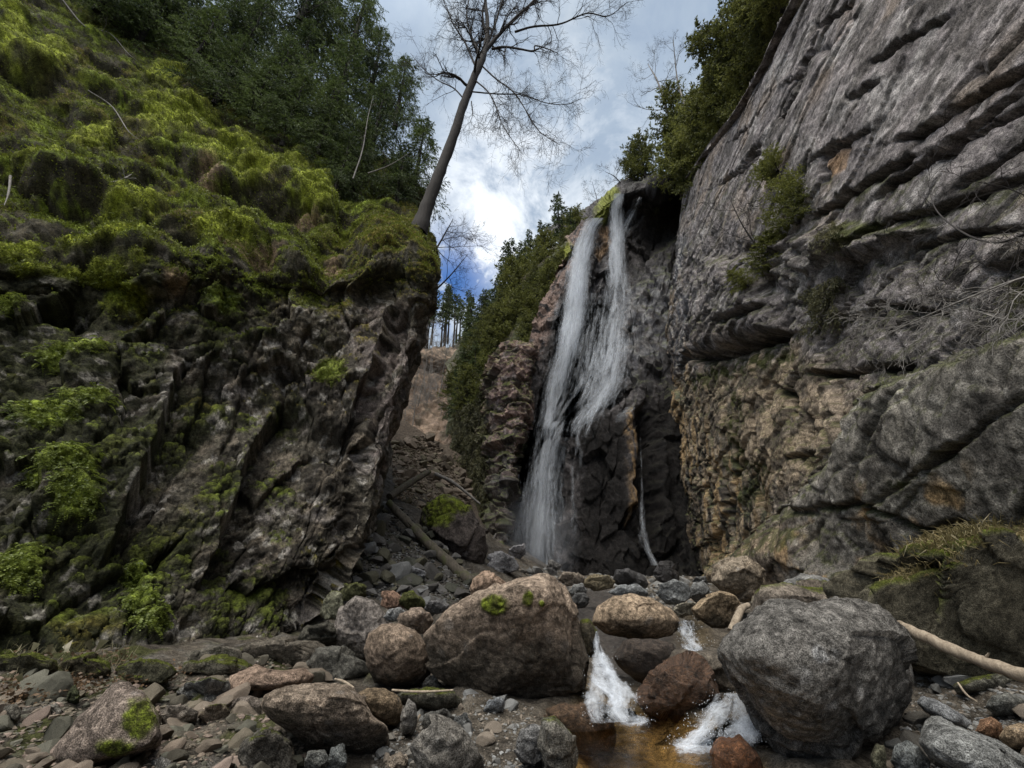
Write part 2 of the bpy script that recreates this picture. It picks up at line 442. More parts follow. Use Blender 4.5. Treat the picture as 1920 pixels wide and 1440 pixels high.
# moss cushions swell out of whatever faces up
Nn = mesh_normals(P1, NV, NU)
mn = fbm(P1 / 1.3, 4, 51); mn2 = fbm(P1 / .35, 3, 55)
up = Nn[:, 2]
zone = 1 - ss(330, 660, py - .12 * px + 60 * fbm(P1 / 2.2, 3, 50))          # moss is richest on the slope
leftz = 1 - ss(120, 520, px)                     # and stays rich to the base at the near end
thin = ss(560, 700, px) * ss(520, 560, py)       # the far corner is nearly bare
patches = np.zeros(len(P))
FERN_SPOTS = [(130,650,75,30),(85,780,75,42),(115,888,72,30),(140,950,50,40),(35,1060,52,42),(270,1060,34,34),(285,1165,40,22),(262,1120,26,24),(615,690,38,28),(415,555,38,22),(180,760,40,20),(20,575,26,16)]
for (fx, fy, fa, fb) in FERN_SPOTS:
    patches = np.maximum(patches, 1 - ss(.55, 1.15, np.hypot((px - fx) / fa, (py - fy) / fb) + .35 * mn2))
moss = ss(-.12, .3, up * .9 + 1.1 * mn + .45 * mn2 - .62 + .74 * zone - .10 * leftz * (1 - zone) - .4 * thin) 
moss = np.clip(np.maximum(moss, np.maximum(patches, bright) * .95), 0, 1)
film = np.clip(ss(-.30, .25, .9 * mn - .22 + .6 * leftz * (py > 500) + .5 * zone + .25 * mn2 - .5 * thin), 0, 1)
P1 = P1 + (Nn * .55 + np.array([0, 0, .45])) * (moss * (.05 + .12 * np.abs(mn) + .05 * mn2))[:, None]
NL = mesh_normals(P1, NV, NU)
c = np.tile(np.array([.092, .081, .062]), (len(P), 1))
c = mix(c, (.030, .025, .019), ss(-.15, .25, fbm(P / 1.5, 4, 61)))
c = mix(c, (.165, .137, .104), ss(.0, .35, fbm(P / .55, 4, 64)) * .75)
l1, l2, lr, _o = worley(P / .26 + .3 * fbm(P / .2, 3, 70)[:, None], 17)
lich = ss(.46, .30, l1 + .12 * fbm(P / .06, 2, 71)) * (lr[:, 0] > .55) * ss(-.05, .2, fbm(P / 1.6, 3, 73) + .12) 
l3, l4, lr3, _o = worley(P / .42 + .3 * fbm(P / .25, 3, 72)[:, None], 19)
lich2 = ss(.40, .30, l3 + .16 * fbm(P / .08, 2, 74)) * (lr3[:, 1] > .62) * lip
lich = np.maximum(lich, lich2)
c = mix(c, (.33, .305, .27), lich * .8)
pale = ss(.16, .4, fbm(P / .9 + 3, 4, 76)) * ss(250, 350, px) * lip
c = mix(c, (.27, .24, .22), pale * .6 * ss(-.3, .2, fbm(P / .25, 3, 77)))
pink = inpoly(px, py, [(640,560),(800,560),(775,720),(730,900),(690,900),(670,700)])
c = mix(c, (.215, .175, .16), ss(-20, 25, pink + 30 * mn2) * .75 * ss(-.3, .2, fbm(P / .5, 4, 79)))
c = mix(c, (.048, .040, .020), (zone * (1 - .6 * ss(.25, .6, fbm(P / 1.7, 3, 60))))[:] * .85)
c = mix(c, (.030, .033, .012), film * (.88 - .5 * zone) * (1 - pale * .6) * (1 - .6 * lich))
mg = ss(-.25, .3, fbm(P1 / .8, 4, 81)); my = ss(0, .5, fbm(P1 / 2.6, 3, 85))
mc = mix(mix(np.tile(np.array([.052, .058, .014]), (len(P), 1)), (.175, .225, .028), mg * (.35 + .65 * np.maximum(zone, patches))), (.13, .10, .028), my * .8)
brownmoss = ss(560, 660, px) * ss(395, 430, py)
mc = mix(mc, (.135, .11, .022), brownmoss * .8)
mc = mix(mc, (.285, .325, .036), np.clip(bright * (.6 + .8 * mg), 0, 1) * .92)
mc = mix(mc, (.25, .31, .05), patches * .8)
ch = fbm(P1 / .12, 3, 88)
c = mix(c, mc, moss * np.clip(.9 + .5 * ch, .25, 1))
straw = ss(.22, .42, fbm(P1 / .7, 4, 91)) * zone * (1 - ss(430, 540, py)) * .0 + (1 - ss(.4, 1.1, np.minimum.reduce([np.hypot((px - a) / ra, (py - b) / rb) for a, b, ra, rb in ((470,462,70,12),(395,330,30,30),(330,525,30,26),(560,395,50,12),(620,470,20,16))]) + .4 * mn2))
c = mix(c, (.26, .18, .11), np.clip(straw, 0, 1) * .75)
c *= np.clip(1 + .8 * fbm(P / .09, 3, 93) + .5 * fbm(P / .3, 3, 94), .25, 2.2)[:, None]
left_cliff = mesh_np('mossy_cliff', P1, grid_faces(NU, NV), M_MOSSY, np.clip(c, .008, .8), {'wet': np.clip(.15 * (1 - moss), 0, 1)}, origin=P1[(NV - 2) * NU + NU // 2])
tag(left_cliff, 'moss covered overhanging cliff with slanting ribs, under the dark evergreens', 'cliff')
LC = dict(P=P1, N=NL, moss=moss, zone=zone, px=px, py=py, patches=patches)

# ---- the bare grey wall opposite
YS = [-16, -7, 0, 3.5, 6, 8.5, 11.5, 15, 19, 23.5, 28, 31.5, 34.5]
XB = [9.5, 9.3, 9.2, 9.4, 9.7, 10, 10.4, 10.9, 11.3, 11.6, 11.9, 12.1, 12.8]
ZT = [27, 28, 29, 29, 28.5, 28, 28.5, 29.5, 31.5, 34.5, 37.5, 40.5, 41.5]
XT = [17, 17, 17, 16.4, 15.6, 15, 15.1, 15.7, 16.4, 17.2, 18.2, 19.4, 20.4]
FR = [1.3, 1.02, 1.0, .9, .8, .68, .55, .44, .34, .25, .17, .10, .04, -.06]
rows = []
for k, f in enumerate(FR):
    row = []
    for y, xb, zt, xt in zip(YS, XB, ZT, XT):
        if k == 0: row.append((xt + 30, y + 6, zt + 9)); continue
        if k == 1: row.append((xt + 2.2, y + .3, zt + .9)); continue
        ff = max(f, 0)
        x = xb + (xt - xb) * (ff ** 1.7) - .8 * math.exp(-((ff - .16) / .09) ** 2) * (1 - ss(13, 19, y)) 
        row.append((x, y, zt * f))
    rows.append(row)
NU, NV = 640, 560
P, N = patch([r[::-1] for r in rows], NU, NV, world=True)
if (N[NU * NV // 2] @ np.array([-1, 0, 0])) < 0: N = -N
px, py, wz = proj(P)
vis = wz > .3
px = np.where(vis, px, 5000); py = np.where(vis, py, -5000)
Q = frame_of(np.array([0, -.93, .36]), (-1, 0, .2))     # bedding climbs towards the viewer
pr = P @ Q.T
hi_part = 1 - ss(395, 520, py + .20 * (1500 - px) * (px < 1500) * .6)      # smooth slabs above the ledge
warp = .16 * np.stack([fbm(P / 3, 3, 105), fbm(P / 3, 3, 106), fbm(P / 3, 3, 107)], 1)
A_c, A_e = chips(pr + warp, np.array([7.0, 1.7, 4.5]), 104, .05, .20)
B_c, B_e = chips(pr + warp * .7, np.array([2.2, 1.0, 1.8]), 109, .14, .50)
C_c, C_e = chips(P + .2 * fbm(P / .7, 3, 111)[:, None], np.array([.70, .5, .6]), 112, .25, .6)
slab0 = inpoly(px, py, [(1345,1110),(1350,1062),(1430,1000),(1490,960),(1545,893),(1592,838),(1640,748),(1740,712),(1860,660),(2100,600),(2600,900),(2400,1300)])
blocky = (1 - hi_part) * (1 - .72 * ss(-10, 60, slab0))
V_c, V_e = chips(P * np.array([1, 1, 1]) + .12 * fbm(P / .8, 3, 108)[:, None], np.array([1.7, 1.15, 2.3]), 115, .10, .36)
D = .32 * fbm(P / 7, 2, 102) + A_c * (.20 * hi_part + .26 * blocky) + B_c * (.07 + .22 * blocky) + V_c * .62 * blocky + C_c * (.07 + .13 * blocky * ss(-.3, .3, fbm(P / 3, 3, 103))) - .12 * np.exp(-(V_e / .04) ** 2) * blocky + .03 * fbm(P / 1.6, 4, 113)
D += .035 * fbm(P / .45, 4, 114) + .035 * fbm(P / .16, 3, 117) - .20 * np.exp(-(A_e / .022) ** 2) * ss(-.2, .2, fbm(P / 4, 2, 118)) - .16 * np.exp(-(B_e / .035) ** 2) * (.25 + .75 * blocky) * ss(-.25, .15, fbm(P / 3, 2, 119)) - .07 * np.exp(-(C_e / .06) ** 2) * blocky
# layered steps running with the bedding
lay = pr[:, 1] / .9 + .7 * fbm(pr / np.array([9, 2.2, 3]), 3, 120)
lf = lay - np.floor(lay); lr_ = _rv[(np.floor(lay).astype(int) * 31 + 17) & 1023, 0]
D += 0 *  lr_ ** 2 * np.where(lf < .5, 1 - lf, lf * 0 + .5 + (1 - lf) * 0) * ss(0, .05, lf) * (1 - lf)
CR = [([(1600,190),(1630,168),(1662,150)], .5, 7), ([(1693,262),(1718,256),(1735,258),(1762,236),(1840,186),(1925,138),(2010,90)], .9, 8),
      ([(1640,370),(1702,330),(1790,270),(1860,220),(1925,170),(2020,110)], .8, 8), ([(1520,408),(1545,395),(1590,362),(1650,330),(1726,294)], .9, 8),
      ([(1545,292),(1575,276),(1592,266)], .9, 8), ([(1544,290),(1542,342)], .7, 6), ([(1350,345),(1390,325),(1412,296),(1427,268)], .7, 7),
      ([(1475,155),(1496,142),(1512,110),(1528,60)], .7, 7), ([(1520,300),(1570,270),(1640,245)], .3, 6), ([(1650,120),(1690,95),(1790,30)], .5, 7), ([(1530,50),(1570,25),(1600,-10)], .5, 6),
      ([(1375,262),(1405,240)], .5, 6), ([(1460,225),(1480,190),(1500,150)], .5, 6), ([(1600,460),(1660,415),(1750,395),(1830,372),(1925,330)], .8, 9),
      ([(1760,300),(1840,250),(1925,200)], .6, 7), ([(1800,350),(1925,270)], .5, 7), ([(1290,668),(1340,672),(1378,655),(1430,640),(1478,628)], 1.6, 16),
      ([(1372,604),(1420,590),(1455,575)], 1.0, 12), ([(1455,722),(1485,740),(1500,760)], .9, 10), ([(1535,700),(1590,702),(1640,690),(1700,680)], .8, 9),
      ([(1610,745),(1640,735),(1720,735)], .6, 8), ([(1640,745),(1620,800),(1590,840),(1545,890)], .7, 10), ([(1545,895),(1490,960),(1430,1000),(1350,1062)], .6, 9),
      ([(1840,870),(1880,840),(1925,820)], .7, 9), ([(1400,470),(1440,455),(1480,440)], .5, 8), ([(1300,640),(1240,760),(1236,880),(1250,1000)], .5, 12), ([(1384,760),(1380,880),(1360,1000)], .4, 9),
      ([(1600,940),(1700,930),(1820,980),(1925,960)], .35, 10), ([(1485,860),(1530,850),(1545,800)], .5, 8), ([(1700,470),(1800,440),(1925,430)], .5, 9),([(1560,600),(1660,570),(1760,590)], .4, 9)]
wob = fbm(P / .5, 3, 131)
for line, amp, wd in CR:
    d, s, al = pdist(px + 9 * wob, py + 6 * wob, line)
    fade = ss(-.02, .06, al) * (1 - ss(.93, 1.0, al)) * .75 + .25
    dep = amp * np.exp(-(d / (wd * .5)) ** 2) * fade
    below = (s > 0) if line[0][0] <= line[-1][0] else (s < 0)
    D -= fade * amp * (1.0 * np.exp(-(d / (wd * .42)) ** 2) + .16 * np.exp(-d / (wd * 3)) * below)
    D += .10 * amp * np.exp(-d / (wd * 9)) * ~below
# the great slab leaning against the foot, the roofed bulge and the ledge
slab = inpoly(px + 14 * wob, py + 10 * wob, [(1345,1110),(1350,1062),(1430,1000),(1490,960),(1545,893),(1592,838),(1640,748),(1740,712),(1860,660),(2100,600),(2600,900),(2400,1300)])
D += 1.15 * ss(-22, 52, slab)
foot = inpoly(px + 8 * wob, py, [(1330,1130),(1342,1055),(1392,1040),(1425,1062),(1500,1010),(1580,990),(1640,1030),(1700,1060),(1760,1150)])
D += .6 * ss(-24, 34, foot)
bulge = inpoly(px + 10 * wob, py, [(1290,560),(1330,480),(1400,470),(1470,560),(1480,622),(1380,655),(1330,668),(1292,660)])
D += .8 * ss(-3, 30, bulge)
shelf = inpoly(px + 12 * wob, py + 8 * wob, [(1400,500),(1480,440),(1560,415),(1640,425),(1760,420),(1640,480),(1560,490),(1480,540)])
D += .7 * ss(-8, 26, shelf) * (.5 + 1.2 * np.abs(fbm(P / .8, 3, 135)))
P1 = P + N * D[:, None]
NR = mesh_normals(P1, NV, NU)
if (NR[NU * NV // 2] @ np.array([-1, 0, 0])) < 0: NR = -NR
c = np.tile(np.array([.255, .228, .222]), (len(P), 1))
c = mix(c, (.185, .165, .162), ss(-.1, .3, fbm(pr / np.array([5, 1.2, 2]), 5, 141)))
c = mix(c, (.35, .325, .31), ss(.05, .35, fbm(P / 1.4, 5, 144)) * .8)
# brown and tan rock low down by the falls
tan = inpoly(px, py, [(1225,560),(1300,700),(1420,640),(1560,680),(1600,760),(1560,880),(1480,980),(1400,1080),(1240,1090),(1210,760)])
c = mix(c, (.36, .275, .18), ss(-60, 60, tan + 70 * fbm(P / 2.2, 3, 147)) * .8)
tan2 = inpoly(px, py, [(1345,1110),(1350,1060),(1440,1000),(1560,960),(1600,1010),(1560,1100)])
c = mix(c, (.36, .27, .18), ss(-30, 30, tan2 + 30 * wob) * .8)
grn = ss(-10, 60, slab + 40 * wob) * (1 - ss(-30, 30, tan2))
c = mix(c, (.19, .175, .14), grn * .7)
dk = ss(.02, .3, fbm(P / np.array([.8, 1.2, .7]), 5, 151) + .05 + .22 * ss(.4, -.4, fbm(P / 4, 2, 153)) - .06)
c = mix(c, (.075, .067, .060), dk * .7)
ora = ss(.1, .34, fbm(P / 1.1, 4, 155)) * ss(-40, 40, inpoly(px, py, [(1560,940),(1940,860),(1960,1060),(1640,1090),(1540,1010)]))
c = mix(c, (.34, .215, .095), ora * .75)
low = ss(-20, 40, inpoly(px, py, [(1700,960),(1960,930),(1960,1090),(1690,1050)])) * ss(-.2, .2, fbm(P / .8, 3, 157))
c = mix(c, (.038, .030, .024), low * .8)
# seep streaks run straight down the face beside the falls
st = fbm(np.stack([P[:, 1] / .45, P[:, 2] / 7, P[:, 0] / .45], 1), 4, 161)
zone_s = ss(-30, 50, inpoly(px, py, [(1180,520),(1260,440),(1300,640),(1330,800),(1470,900),(1440,1060),(1330,1100),(1180,1100)]))
c = mix(c, (.38, .25, .12), zone_s * ss(.08, .3, st) * .7)
blackwet = zone_s * ss(.0, -.22, st) 
hol = ss(-30, 60, inpoly(px, py, [(1190,700),(1240,690),(1262,800),(1290,900),(1330,1000),(1345,1090),(1180,1100)]) + 30 * fbm(P / 1.2, 3, 164))
c = mix(c, (.013, .011, .010), np.clip(blackwet + hol, 0, 1) * .94)
gold = (1 - ss(8, 24, pdist(px + 12 * wob, py, [(1262,560),(1240,640),(1250,720),(1262,790),(1270,850)])[0])) 
c = mix(c, (.40, .27, .14), gold * .8 * ss(-.3, .1, fbm(P / .6, 3, 189)))
bl = np.maximum(1 - ss(8, 20, pdist(px + 8 * wob, py, [(1276,455),(1262,520),(1258,560)])[0]), 1 - ss(10, 26, pdist(px + 8 * wob, py, [(1290,570),(1280,620),(1262,690)])[0]))
ss_ = np.maximum(bl, 1 - ss(14, 30, pdist(px, py, [(1215,560),(1200,640),(1205,690)])[0]))
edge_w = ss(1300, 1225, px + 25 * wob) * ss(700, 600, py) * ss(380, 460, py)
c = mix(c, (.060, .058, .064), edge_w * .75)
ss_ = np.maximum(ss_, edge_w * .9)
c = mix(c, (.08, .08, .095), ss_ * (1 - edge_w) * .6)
wet = np.clip(ss_ + .3 * np.clip(blackwet, 0, 1) + .3 * zone_s * (1 - hol), 0, 1)
l1, l2, lr, _o = worley(P / .20 + .3 * fbm(P / .2, 2, 170)[:, None], 117)
spots = ss(.4, .25, l1) * (lr[:, 0] > .75) * ss(.0, .3, fbm(P / 2.2, 3, 173) + .08)
c = mix(c, (.36, .335, .30), spots * .6 * (1 - wet))
blk = ss(.40, .22, l1) * (lr[:, 1] > .78) * ss(.0, .25, fbm(P / 1.8, 3, 176))
c = mix(c, (.075, .068, .06), blk * .6)
fresh = inpoly(px, py, [(1548,296),(1592,272),(1584,318),(1550,334)])
c = mix(c, (.30, .19, .11), ss(-3, 4, fresh + 4 * wob) * .8)
upm = NR[:, 2]
mossr = np.clip(ss(.15, .5, upm + .5 * fbm(P / .8, 4, 181) - .12) * (py > 330), 0, 1) * .75
crackm = np.zeros(len(P))
for line in ([(1395,690),(1440,675),(1480,668)], [(1305,720),(1330,705),(1380,690)], [(1384,760),(1380,880)], [(1430,880),(1395,940)], [(1640,760),(1660,740),(1700,720)], [(1600,440),(1650,430),(1720,420)], [(1900,520),(1880,620)], [(1770,890),(1800,900)]):
    crackm = np.maximum(crackm, 1 - ss(6, 26, pdist(px + 14 * wob, py + 10 * wob, line)[0]))
mossr = np.clip(mossr + crackm * ss(-.3, .2, fbm(P / .4, 3, 184)), 0, .9)
c = mix(c, (.050, .056, .016), mossr)
c = mix(c, (.30, .235, .185), ss(.05, .35, fbm(P / 2.6, 4, 190)) * hi_part * .5)
c *= np.clip(1 + .75 * fbm(P / .12, 3, 186) + .6 * fbm(P / .45, 4, 187), .25, 2.2)[:, None]
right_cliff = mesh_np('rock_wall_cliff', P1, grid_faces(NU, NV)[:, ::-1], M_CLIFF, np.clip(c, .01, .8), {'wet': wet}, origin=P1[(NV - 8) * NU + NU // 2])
tag(right_cliff, 'bare towering grey cliff with diagonal cracks and orange seep stains by the waterfall', 'cliff')
RC = dict(P=P1, N=NR, px=px, py=py)

# ---- the wet cliff behind the falls
W = [
 [(1020,432,75),(1075,405,75),(1150,372,75),(1205,350,75),(1262,345,75),(1330,345,75)],
 [(1058,470,39),(1112,404,38),(1160,352,37.4),(1212,338,36.6),(1262,338,36.2),(1330,345,35)],
 [(1040,520,37),(1095,455,36.3),(1142,415,36.3),(1200,395,37.4),(1250,395,37.8),(1330,400,36)],
 [(1010,585,35.6),(1075,535,35),(1128,500,35.5),(1190,470,37.4),(1245,460,37),(1330,450,35)],
 [(990,650,34.6),(1055,625,34.2),(1110,600,34.4),(1165,580,34.6),(1215,560,34),(1330,560,33)],
 [(978,720,34),(1035,705,33.8),(1085,695,33.8),(1140,680,33),(1200,680,32.2),(1330,690,32)],
 [(968,790,33.8),(1015,780,33.6),(1065,775,33.2),(1110,765,31.6),(1180,752,30.6),(1330,770,32)],
 [(955,880,33.4),(1000,885,33.2),(1050,880,32.8),(1095,850,30.2),(1180,840,29.6),(1330,860,31)],
 [(945,980,32.6),(990,990,32.4),(1040,985,31.8),(1090,980,29.4),(1180,980,29),(1330,980,29.6)],
 [(935,1065,31.6),(985,1075,31.4),(1035,1078,30.6),(1088,1085,28.8),(1180,1090,28.2),(1330,1090,28)],
 [(935,1110,31),(985,1120,31),(1035,1120,30),(1088,1120,28.2),(1180,1120,27.6),(1330,1120,27.4)],
]
NU, NV = 420, 520
P, N = patch(W, NU, NV)
if N[NU * NV // 2] @ np.array([0, -1, 0]) < 0: N = -N
px, py, _ = proj(P)
warp = .8 * np.stack([fbm(P / 3, 3, 205), fbm(P / 3, 3, 206), fbm(P / 3, 3, 207)], 1)
Q = frame_of(at(1000, 1000, 31) - at(1150, 400, 36), (0, -1, .2)); pr = P @ Q.T
a_c, a_e = chips(pr * np.array([.35, 1, 1]) + warp, np.array([2.4, 2.0, 2.0]), 204, .25, .6)
b_c, b_e = chips(pr * np.array([.55, 1, 1]) + warp * .4, np.array([.9, .7, .7]), 209, .3, .55)
D = .5 * fbm(P / 4, 3, 202) + .85 * a_c + .75 * b_c + .09 * fbm(P / .5, 4, 212)
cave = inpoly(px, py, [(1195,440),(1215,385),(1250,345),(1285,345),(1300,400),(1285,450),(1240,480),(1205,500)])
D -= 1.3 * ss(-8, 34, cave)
hang = inpoly(px, py, [(1196,395),(1212,340),(1260,335),(1275,365),(1250,395),(1240,420)])
D += 1.6 * ss(-4, 22, hang)
gap = inpoly(px + 5 * fbm(P / .6, 2, 214), py, [(1196,760),(1215,750),(1240,800),(1240,960),(1225,1040),(1200,1010),(1185,960)])
D -= 1.8 * ss(-4, 16, gap)
pil = inpoly(px, py, [(1168,770),(1192,756),(1196,960),(1170,990)])
D += .5 * ss(-4, 10, pil)
knob = inpoly(px + 6 * fbm(P / .5, 2, 215), py, [(1030,800),(1052,786),(1086,790),(1092,800),(1080,850),(1035,850)])
D += .8 * ss(-3, 14, knob)
seam = 1 - ss(4, 13, pdist(px + 5 * fbm(P / .6, 2, 217), py, [(1112,440),(1135,470),(1118,520),(1112,580)])[0])
D -= .7 * seam
P1 = P + N * D[:, None]
NW = mesh_normals(P1, NV, NU)
if NW[NU * NV // 2] @ np.array([0, -1, 0]) < 0: NW = -NW
c = np.tile(np.array([.030, .027, .027]), (len(P), 1))
c = mix(c, (.075, .068, .068), ss(-.1, .3, fbm(P / 1.0, 4, 221)))
bluew = ss(-30, 50, inpoly(px, py, [(1085,560),(1130,480),(1180,520),(1300,480),(1300,640),(1215,720),(1150,700),(1100,740),(1060,700)]))
c = mix(c, (.050, .051, .060), bluew * .8 * ss(-.3, .2, fbm(P / .9, 3, 224)))
pk = 1 - ss(10, 34, pdist(px + 8 * fbm(P / .8, 3, 226), py, [(1080,440),(1040,520),(1012,590),(990,660)])[0])
c = mix(c, (.21, .15, .125), pk * .85 * ss(-.4, .1, fbm(P / .8, 3, 227)))
c = mix(c, (.24, .15, .08), (1 - ss(2, 12, pdist(px, py, [(1112,445),(1132,430),(1140,455),(1122,480)])[0])) * .7)
c = mix(c, (.22, .14, .065), ss(-6, 10, pil - 4 + 12 * fbm(P / .5, 3, 228)) * ss(-.35, .1, fbm(np.stack([P[:, 0] / .3, P[:, 2] / 3, P[:, 1]], 1), 3, 229)) * .75)
gm = np.maximum(1 - ss(6, 18, np.hypot(px - 1062, (py - 470) / 1.3) ), 1 - ss(5, 16, pdist(px, py, [(1150,362),(1138,385),(1128,410)])[0]))
c = mix(c, (.19, .21, .03), np.clip(gm, 0, 1) * .85)
c = mix(c, (.05, .058, .016), ss(.25, .55, NW[:, 2] + .5 * fbm(P / .8, 3, 231) - .1) * ss(1160, 1230, px) * .7)
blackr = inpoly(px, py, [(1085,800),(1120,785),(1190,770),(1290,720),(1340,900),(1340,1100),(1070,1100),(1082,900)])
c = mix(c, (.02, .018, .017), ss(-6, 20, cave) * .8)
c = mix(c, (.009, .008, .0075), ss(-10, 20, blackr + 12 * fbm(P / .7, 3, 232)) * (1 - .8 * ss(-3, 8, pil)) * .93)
c *= np.clip(1 + .8 * fbm(P / .2, 4, 233), .25, 2.2)[:, None]
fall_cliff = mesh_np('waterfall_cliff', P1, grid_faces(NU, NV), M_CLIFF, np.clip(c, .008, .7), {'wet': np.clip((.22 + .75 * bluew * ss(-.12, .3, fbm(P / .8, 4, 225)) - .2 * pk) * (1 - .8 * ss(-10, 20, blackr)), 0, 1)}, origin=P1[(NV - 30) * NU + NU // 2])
tag(fall_cliff, 'black wet stepped rock face that the tall waterfall runs down', 'cliff')
WC = dict(P=P1.reshape(NV, NU, 3), px=px.reshape(NV, NU), py=py.reshape(NV, NU))

# ---- the blocky pinkish buttress on the near side of the falls
Bt = [
 [(925,665,37),(945,645,34),(972,640,32.5),(990,642,33),(1000,650,38)],
 [(915,690,36),(940,668,32.6),(972,650,31.4),(998,655,31.4),(1004,660,37)],
 [(905,740,35),(932,730,31.8),(962,735,30.6),(992,735,30.8),(998,740,37)],
 [(895,800,34),(925,800,31.2),(952,800,30.2),(982,800,30.4),(988,805,36)],
 [(888,880,33),(918,880,30.2),(942,880,29.6),(966,880,29.8),(978,885,36)],
 [(880,980,31),(908,980,28.8),(930,980,28.4),(952,980,28.8),(965,985,35)],
 [(860,1060,29),(898,1065,27.6),(922,1068,27.2),(944,1068,27.6),(955,1070,34)],
 [(860,1110,28),(898,1110,27.2),(922,1110,26.8),(944,1110,27.2),(955,1110,34)],
]
NU, NV = 170, 420
P, N = patch(Bt, NU, NV)
if N[NU * NV // 2] @ np.array([0, -1, 0]) < 0: N = -N
px, py, _ = proj(P)
a_c, _e = chips(P + .3 * fbm(P, 3, 241)[:, None], np.array([2.6, 2.6, 1.6]), 240, .3, .5)
b_c, _e = chips(P + .15 * fbm(P / .5, 3, 243)[:, None], np.array([.8, .8, .42]), 242, .7, .6)
lay = P[:, 2] / 2.0 + .35 * fbm(P / 2, 3, 244); lf = np.abs(lay - np.round(lay))
D = .8 * a_c + .5 * b_c - .35 * np.exp(-(lf / .05) ** 2) + .06 * fbm(P / .4, 4, 246)
P1 = P + N * D[:, None]; NB = mesh_normals(P1, NV, NU)
if NB[NU * NV // 2] @ np.array([0, -1, 0]) < 0: NB = -NB
c = np.tile(np.array([.25, .175, .155]), (len(P), 1))
c = mix(c, (.075, .062, .056), ss(-.1, .3, fbm(P / 1.3, 4, 251)))
c = mix(c, (.25, .21, .20), ss(.1, .4, fbm(P / .7, 4, 252)) * .7)
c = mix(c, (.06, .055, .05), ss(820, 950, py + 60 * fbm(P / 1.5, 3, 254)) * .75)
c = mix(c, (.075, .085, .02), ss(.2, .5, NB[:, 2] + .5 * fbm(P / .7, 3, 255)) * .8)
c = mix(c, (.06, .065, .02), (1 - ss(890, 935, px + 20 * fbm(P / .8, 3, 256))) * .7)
c *= np.clip(1 + .8 * fbm(P / .2, 4, 258), .25, 2.2)[:, None]
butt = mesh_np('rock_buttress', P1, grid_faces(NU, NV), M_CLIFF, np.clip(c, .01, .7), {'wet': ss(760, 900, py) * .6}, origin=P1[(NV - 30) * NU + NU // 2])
tag(butt, 'pinkish blocky rock pillar standing beside the foot of the white falls', 'rock buttress')
# ------------------------------------------------------------------ hillsides and gorge floor
t = NT('forest_floor')
co = t.n('ShaderNodeTexCoord').outputs['Object']
a = t.n('ShaderNodeVertexColor', layer_name='Col').outputs[0]
n1 = t.n('ShaderNodeTexNoise', i_Vector=co, i_Scale=1.3, i_Detail=9.0, i_Roughness=.75).outputs[0]
n2 = t.n('ShaderNodeTexNoise', i_Vector=co, i_Scale=9.0, i_Detail=6.0, i_Roughness=.75).outputs[0]
cc = t.mul(t.mul(a, t.ramp(n1, [(.3, .55), (.7, 1.5)])), t.ramp(n2, [(.3, .6), (.7, 1.4)]))
bp = t.n('ShaderNodeBump', i_Strength=.8, i_Distance=.3, i_Height=t.math('ADD', n1, t.math('MULTIPLY', n2, .3)))
M_FLOOR = t.out(t.n('ShaderNodeBsdfPrincipled', i_Base_Color=cc, i_Roughness=.95, i_Normal=bp.outputs[0]).outputs[0])

def hill_patch(name, ctrl, nu, nv, colf, amp, seed):
    P, N = patch(ctrl, nu, nv)
    if N[nu * nv // 2] @ np.array([0, -1, .3]) < 0: N = -N
    P1 = P + N * (amp * fbm(P / 4, 4, seed) + amp * .35 * fbm(P / 1.1, 3, seed + 4))[:, None]
    o = mesh_np(name, P1, grid_faces(nu, nv), M_FLOOR, colf(P1), origin=P1[nu * nv // 2])
    return tag(o, kind='structure'), P1

def c_hill(P):
    c = np.tile(np.array([.21, .15, .108]), (len(P), 1))
    c = mix(c, (.085, .066, .045), ss(-.2, .3, fbm(P / 1.6, 5, 301)))
    c = mix(c, (.29, .21, .15), ss(.1, .4, fbm(P / 1.5, 3, 303)) * .7)
    return c
def c_slope(P):
    c = np.tile(np.array([.055, .060, .028]), (len(P), 1))
    c = mix(c, (.10, .085, .055), ss(-.1, .35, fbm(P / 2, 4, 305)))
    return c
HR = [[(480,690,130),(640,690,130),(780,690,130),(880,690,130),(1000,690,130)],
      [(520,610,78),(680,640,72),(785,655,66),(870,655,66),(960,640,70)],
      [(560,680,64),(700,690,60),(790,700,59),(870,705,59),(940,690,60)],
      [(590,760,50),(720,750,52),(795,755,52),(865,765,51),(920,760,53)],
      [(620,830,40),(730,820,42),(800,820,43),(860,825,42),(910,820,42)],
      [(640,890,32),(740,880,33),(805,880,35),(860,885,36),(910,890,36)],
      [(640,960,28),(740,950,29),(805,945,31),(860,945,32),(910,950,32)]]
hill_far, PH = hill_patch('hill', HR, 200, 320, c_hill, 1.8, 310)
SR = [[(1330,350,100),(1150,400,100),(1030,480,100),(930,560,100),(840,660,110)],
      [(1240,350,48),(1095,425,46),(985,520,47),(905,610,49),(838,690,52)],
      [(1180,420,43),(1050,500,42),(955,600,43),(890,690,45),(838,740,48)],
      [(1120,520,40),(1010,610,38.5),(925,700,38),(872,770,40),(838,800,43)],
      [(1060,640,38),(965,690,36),(905,770,35),(862,830,36),(838,850,39)],
      [(1010,760,35),(940,800,33),(890,850,33),(856,880,33.5),(832,890,36)],
      [(1000,1000,33),(930,960,31),(890,950,30),(858,945,30.5),(832,945,33)]]
hill_mid, PM = hill_patch('hillside', SR, 150, 240, c_slope, .8, 320)

